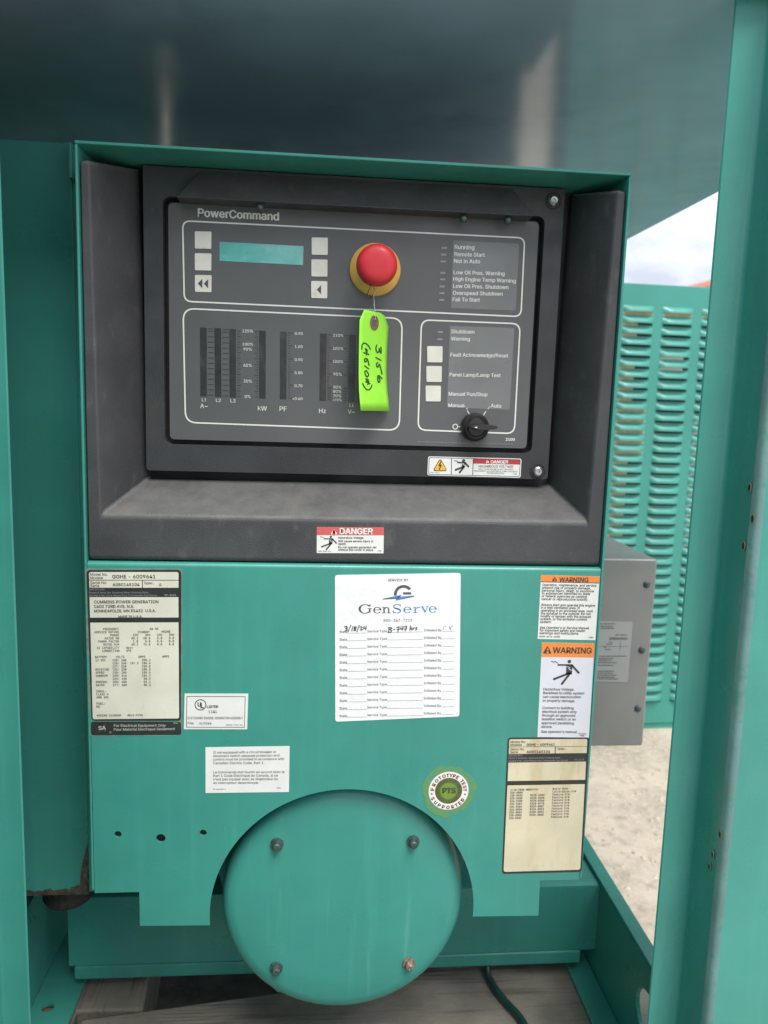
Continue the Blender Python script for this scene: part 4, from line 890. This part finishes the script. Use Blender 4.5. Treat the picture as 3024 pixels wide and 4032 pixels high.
# ================================================================== LOUVRED ENCLOSURE behind
LO = Vector((1.0516, 1.4441, 0)); LR = R_(3.0)
le = thing('louvred_panel', 'green louvred steel panel standing on the gravel behind the grey cabinet', 'louvred panel', (LO.x, LO.y, 0))
le.rotation_euler = (0, 0, LR)
lm = Matrix.Translation(LO) @ Matrix.Rotation(LR, 4, 'Z')
def lput(o, loc=(0, 0, 0)):
    o.parent = le; o.matrix_parent_inverse = Matrix.Identity(4); o.location = loc; return o
LX0, LX1 = -.392, 2.6
lput(link('front_sheet', mesh_from('front_sheet', *(lambda m_: (m_.v, m_.f))(MB().box(LX0, LX1, 0, .004, .02, 1.341))), paint_far, bevel=.002))
lput(link('side_sheet', mesh_from('side_sheet', *(lambda m_: (m_.v, m_.f))(MB().box(LX0, LX0 + .004, .0045, .12, .02, 1.34))), paint_far))
lput(link('roof', mesh_from('roof', *(lambda m_: (m_.v, m_.f))(MB().box(LX0 + .005, LX1, .0045, .12, 1.33, 1.34))), paint_far))
lput(link('base_rail', mesh_from('base_rail', *(lambda m_: (m_.v, m_.f))(MB().box(LX0, LX1, .006, .06, 0, .0195))), paint_dark))
LW, LH, LD = .092, .0175, .0115
def louvre_mesh(name, fills):
    nx, nz = 10, 5; v = []; f = []
    for j in range(nz + 1):
        tz = j / nz
        for i in range(nx + 1):
            u = -1 + 2 * i / nx; e = max(0., 1 - abs(u) ** 6); pz = math.sin((1 - tz) * math.pi / 2) ** .8 if tz < 1 else 0
            v.append((u * LW / 2, -.0004 - LD * e * pz, .004 + tz * LH))
    for j in range(nz):
        for i in range(nx): a = j * (nx + 1) + i; f.append((a, a + 1, a + nx + 2, a + nx + 1))
    nf = len(f); mi = [0] * nf
    for xa, xb, k in fills:
        o = len(v); v += [(xa * LW, -.0007, -.0030), (xb * LW, -.0007, -.0030), (xb * LW, -.0007, .0062), (xa * LW, -.0007, .0062)]; f.append((o, o + 1, o + 2, o + 3)); mi.append(k)
    me = mesh_from(name, v, f, recalc=False)
    for m_ in (paint_far, slot_m, tan_m, pale_m): me.materials.append(m_)
    for p_, k in zip(me.polygons, mi): p_.material_index = k; p_.use_smooth = (k == 0)
    return me
lm_dark = louvre_mesh('louvre', [(-.49, .49, 1)]); lm_tan = louvre_mesh('louvre_tan', [(-.49, .0, 2), (.0, .49, 1)]); lm_full = louvre_mesh('louvre_full_tan', [(-.49, .49, 2)]); lm_pale = louvre_mesh('louvre_pale', [(-.46, .30, 3), (.30, .49, 1)])
ROWS = 39; c1 = (.8658 + .9579) / 2 - LO.x
first = None
for col_ in range(-1, 4):
    for r_ in range(ROWS):
        z = 1.2607 - .0030 - r_ * .03066
        if col_ == 0: me = lm_full if r_ in (0,) or (r_ > 8 and r_ < 14) else (lm_tan if (r_ < 26 and r_ not in (3, 4)) else lm_dark)
        elif col_ == 1: me = lm_full if r_ == 0 else (lm_pale if r_ in (4, 5) else lm_dark)
        elif col_ == 2: me = lm_full if r_ == 0 else (lm_pale if 10 <= r_ <= 22 else lm_dark)
        else: me = lm_dark
        o = bpy.data.objects.new('louvre', me); COL.objects.link(o); lput(o, (c1 + col_ * .1204, 0, z))

# ================================================================== far building with an orange roof
bd = thing('far_building', 'far building whose orange roof edge shows above the louvred panel', 'building', (14, 24, 0))
p0 = at(2725, 1122, Y=22); p1 = at(2815, 1098, Y=22)
sl_ = (p1.z - p0.z) / (p1.x - p0.x)
xa, xb = p0.x - 1.2, p1.x + 5
za, zb = p0.z + sl_ * (xa - p0.x), p0.z + sl_ * (xb - p0.x)
MB().add([(xa, 22, za - .16), (xb, 22, zb - .16), (xb, 22, zb), (xa, 22, za), (xa, 30, za - .16), (xb, 30, zb - .16), (xb, 30, zb), (xa, 30, za)], [(0, 1, 2, 3), (7, 6, 5, 4), (3, 2, 6, 7), (0, 4, 5, 1), (1, 5, 6, 2), (0, 3, 7, 4)]).ob('roof', roof_t, bd)
MB().add([(xa + .6, 22.4, 0), (xb, 22.4, 0), (xb, 22.4, zb - .17), (xa + .6, 22.4, za + sl_ * .6 - .17), (xa + .6, 29.5, 0), (xb, 29.5, 0), (xb, 29.5, zb - .17), (xa + .6, 29.5, za + sl_ * .6 - .17)], [(0, 1, 2, 3), (7, 6, 5, 4), (3, 2, 6, 7), (1, 5, 6, 2), (0, 3, 7, 4)]).ob('wall', wall_t, bd)

# ================================================================== turn the waiting text into flat meshes
import os
def bundled(fn):
    try: return bpy.data.fonts.load(os.path.join(bpy.utils.resource_path('LOCAL'), 'datafiles', 'fonts', fn))
    except Exception: return None
SANS, MONO = bundled('Inter.woff2'), bundled('DejaVuSansMono.woff2')
def is_mono(mb): return any(e[0] is mb and e[3].name == 'faded_dark_print' and e[1].name.startswith('nameplate') for e in INK.values())
cache = {}
for j in JOBS:
    mono = is_mono(j[0]); k = (j[1], mono)
    if k in cache: continue
    cu = bpy.data.curves.new('t', 'FONT'); cu.body = j[1]; cu.size = 1; cu.resolution_u = 3; cu.fill_mode = 'FRONT'
    fo = MONO if mono else SANS
    if fo: cu.font = fo
    o = bpy.data.objects.new('t', cu); COL.objects.link(o); cache[k] = o
dg = bpy.context.evaluated_depsgraph_get()
geo = {}
for k, o in cache.items():
    ev = o.evaluated_get(dg); me = ev.to_mesh()
    geo[k] = ([tuple(v.co) for v in me.vertices], [tuple(p.vertices) for p in me.polygons]); ev.to_mesh_clear()
for o in cache.values():
    cu = o.data; bpy.data.objects.remove(o); bpy.data.curves.remove(cu)
for mb, txt, a, b, Y, bo, ys, hh in JOBS:
    v, f = geo[(txt, is_mono(mb))]
    if not v: continue
    xs = [p[0] for p in v]; xmin, xmax = min(xs), max(xs)
    if hh is None:
        a = Vector(a); b = Vector(b); d = (b - a); sc_ = d.length / max(1e-6, xmax - xmin); d.normalize(); up = Vector((-d.y, d.x)); o0 = xmin; sy = sc_ * ys
    else:
        d = Vector(b); up = Vector((-d.y, d.x)); sc_ = sy = hh / .72; o0 = (xmin + xmax) / 2; a = Vector(a)
    e = .006 + bo * .85
    for q_, (ox, oy) in enumerate(((-e, 0), (e, 0), (0, e * .6), (0, -e * .6)) if e > .012 else ((-e, 0), (e, 0))):
        w_ = [a + d * ((x + ox - o0) * sc_) + up * ((y + oy) * sy) for x, y, _ in v]
        mb.add([(p[0], Y - q_ * .00002, p[1]) for p in w_], f)
for mb, parent, name, mat in INK.values():
    if not mb.v: continue
    o = link(name, mesh_from(name, mb.v, mb.f, recalc=name not in ('lettering',)), mat, parent)
    if name in ('lettering', 'handwriting', 'ruled_lines', 'small_print', 'tick_marks', 'logo_lettering', 'rays', 'pointer_lines', 'dots', 'scuff_mark'): o['kind'] = 'stuff'
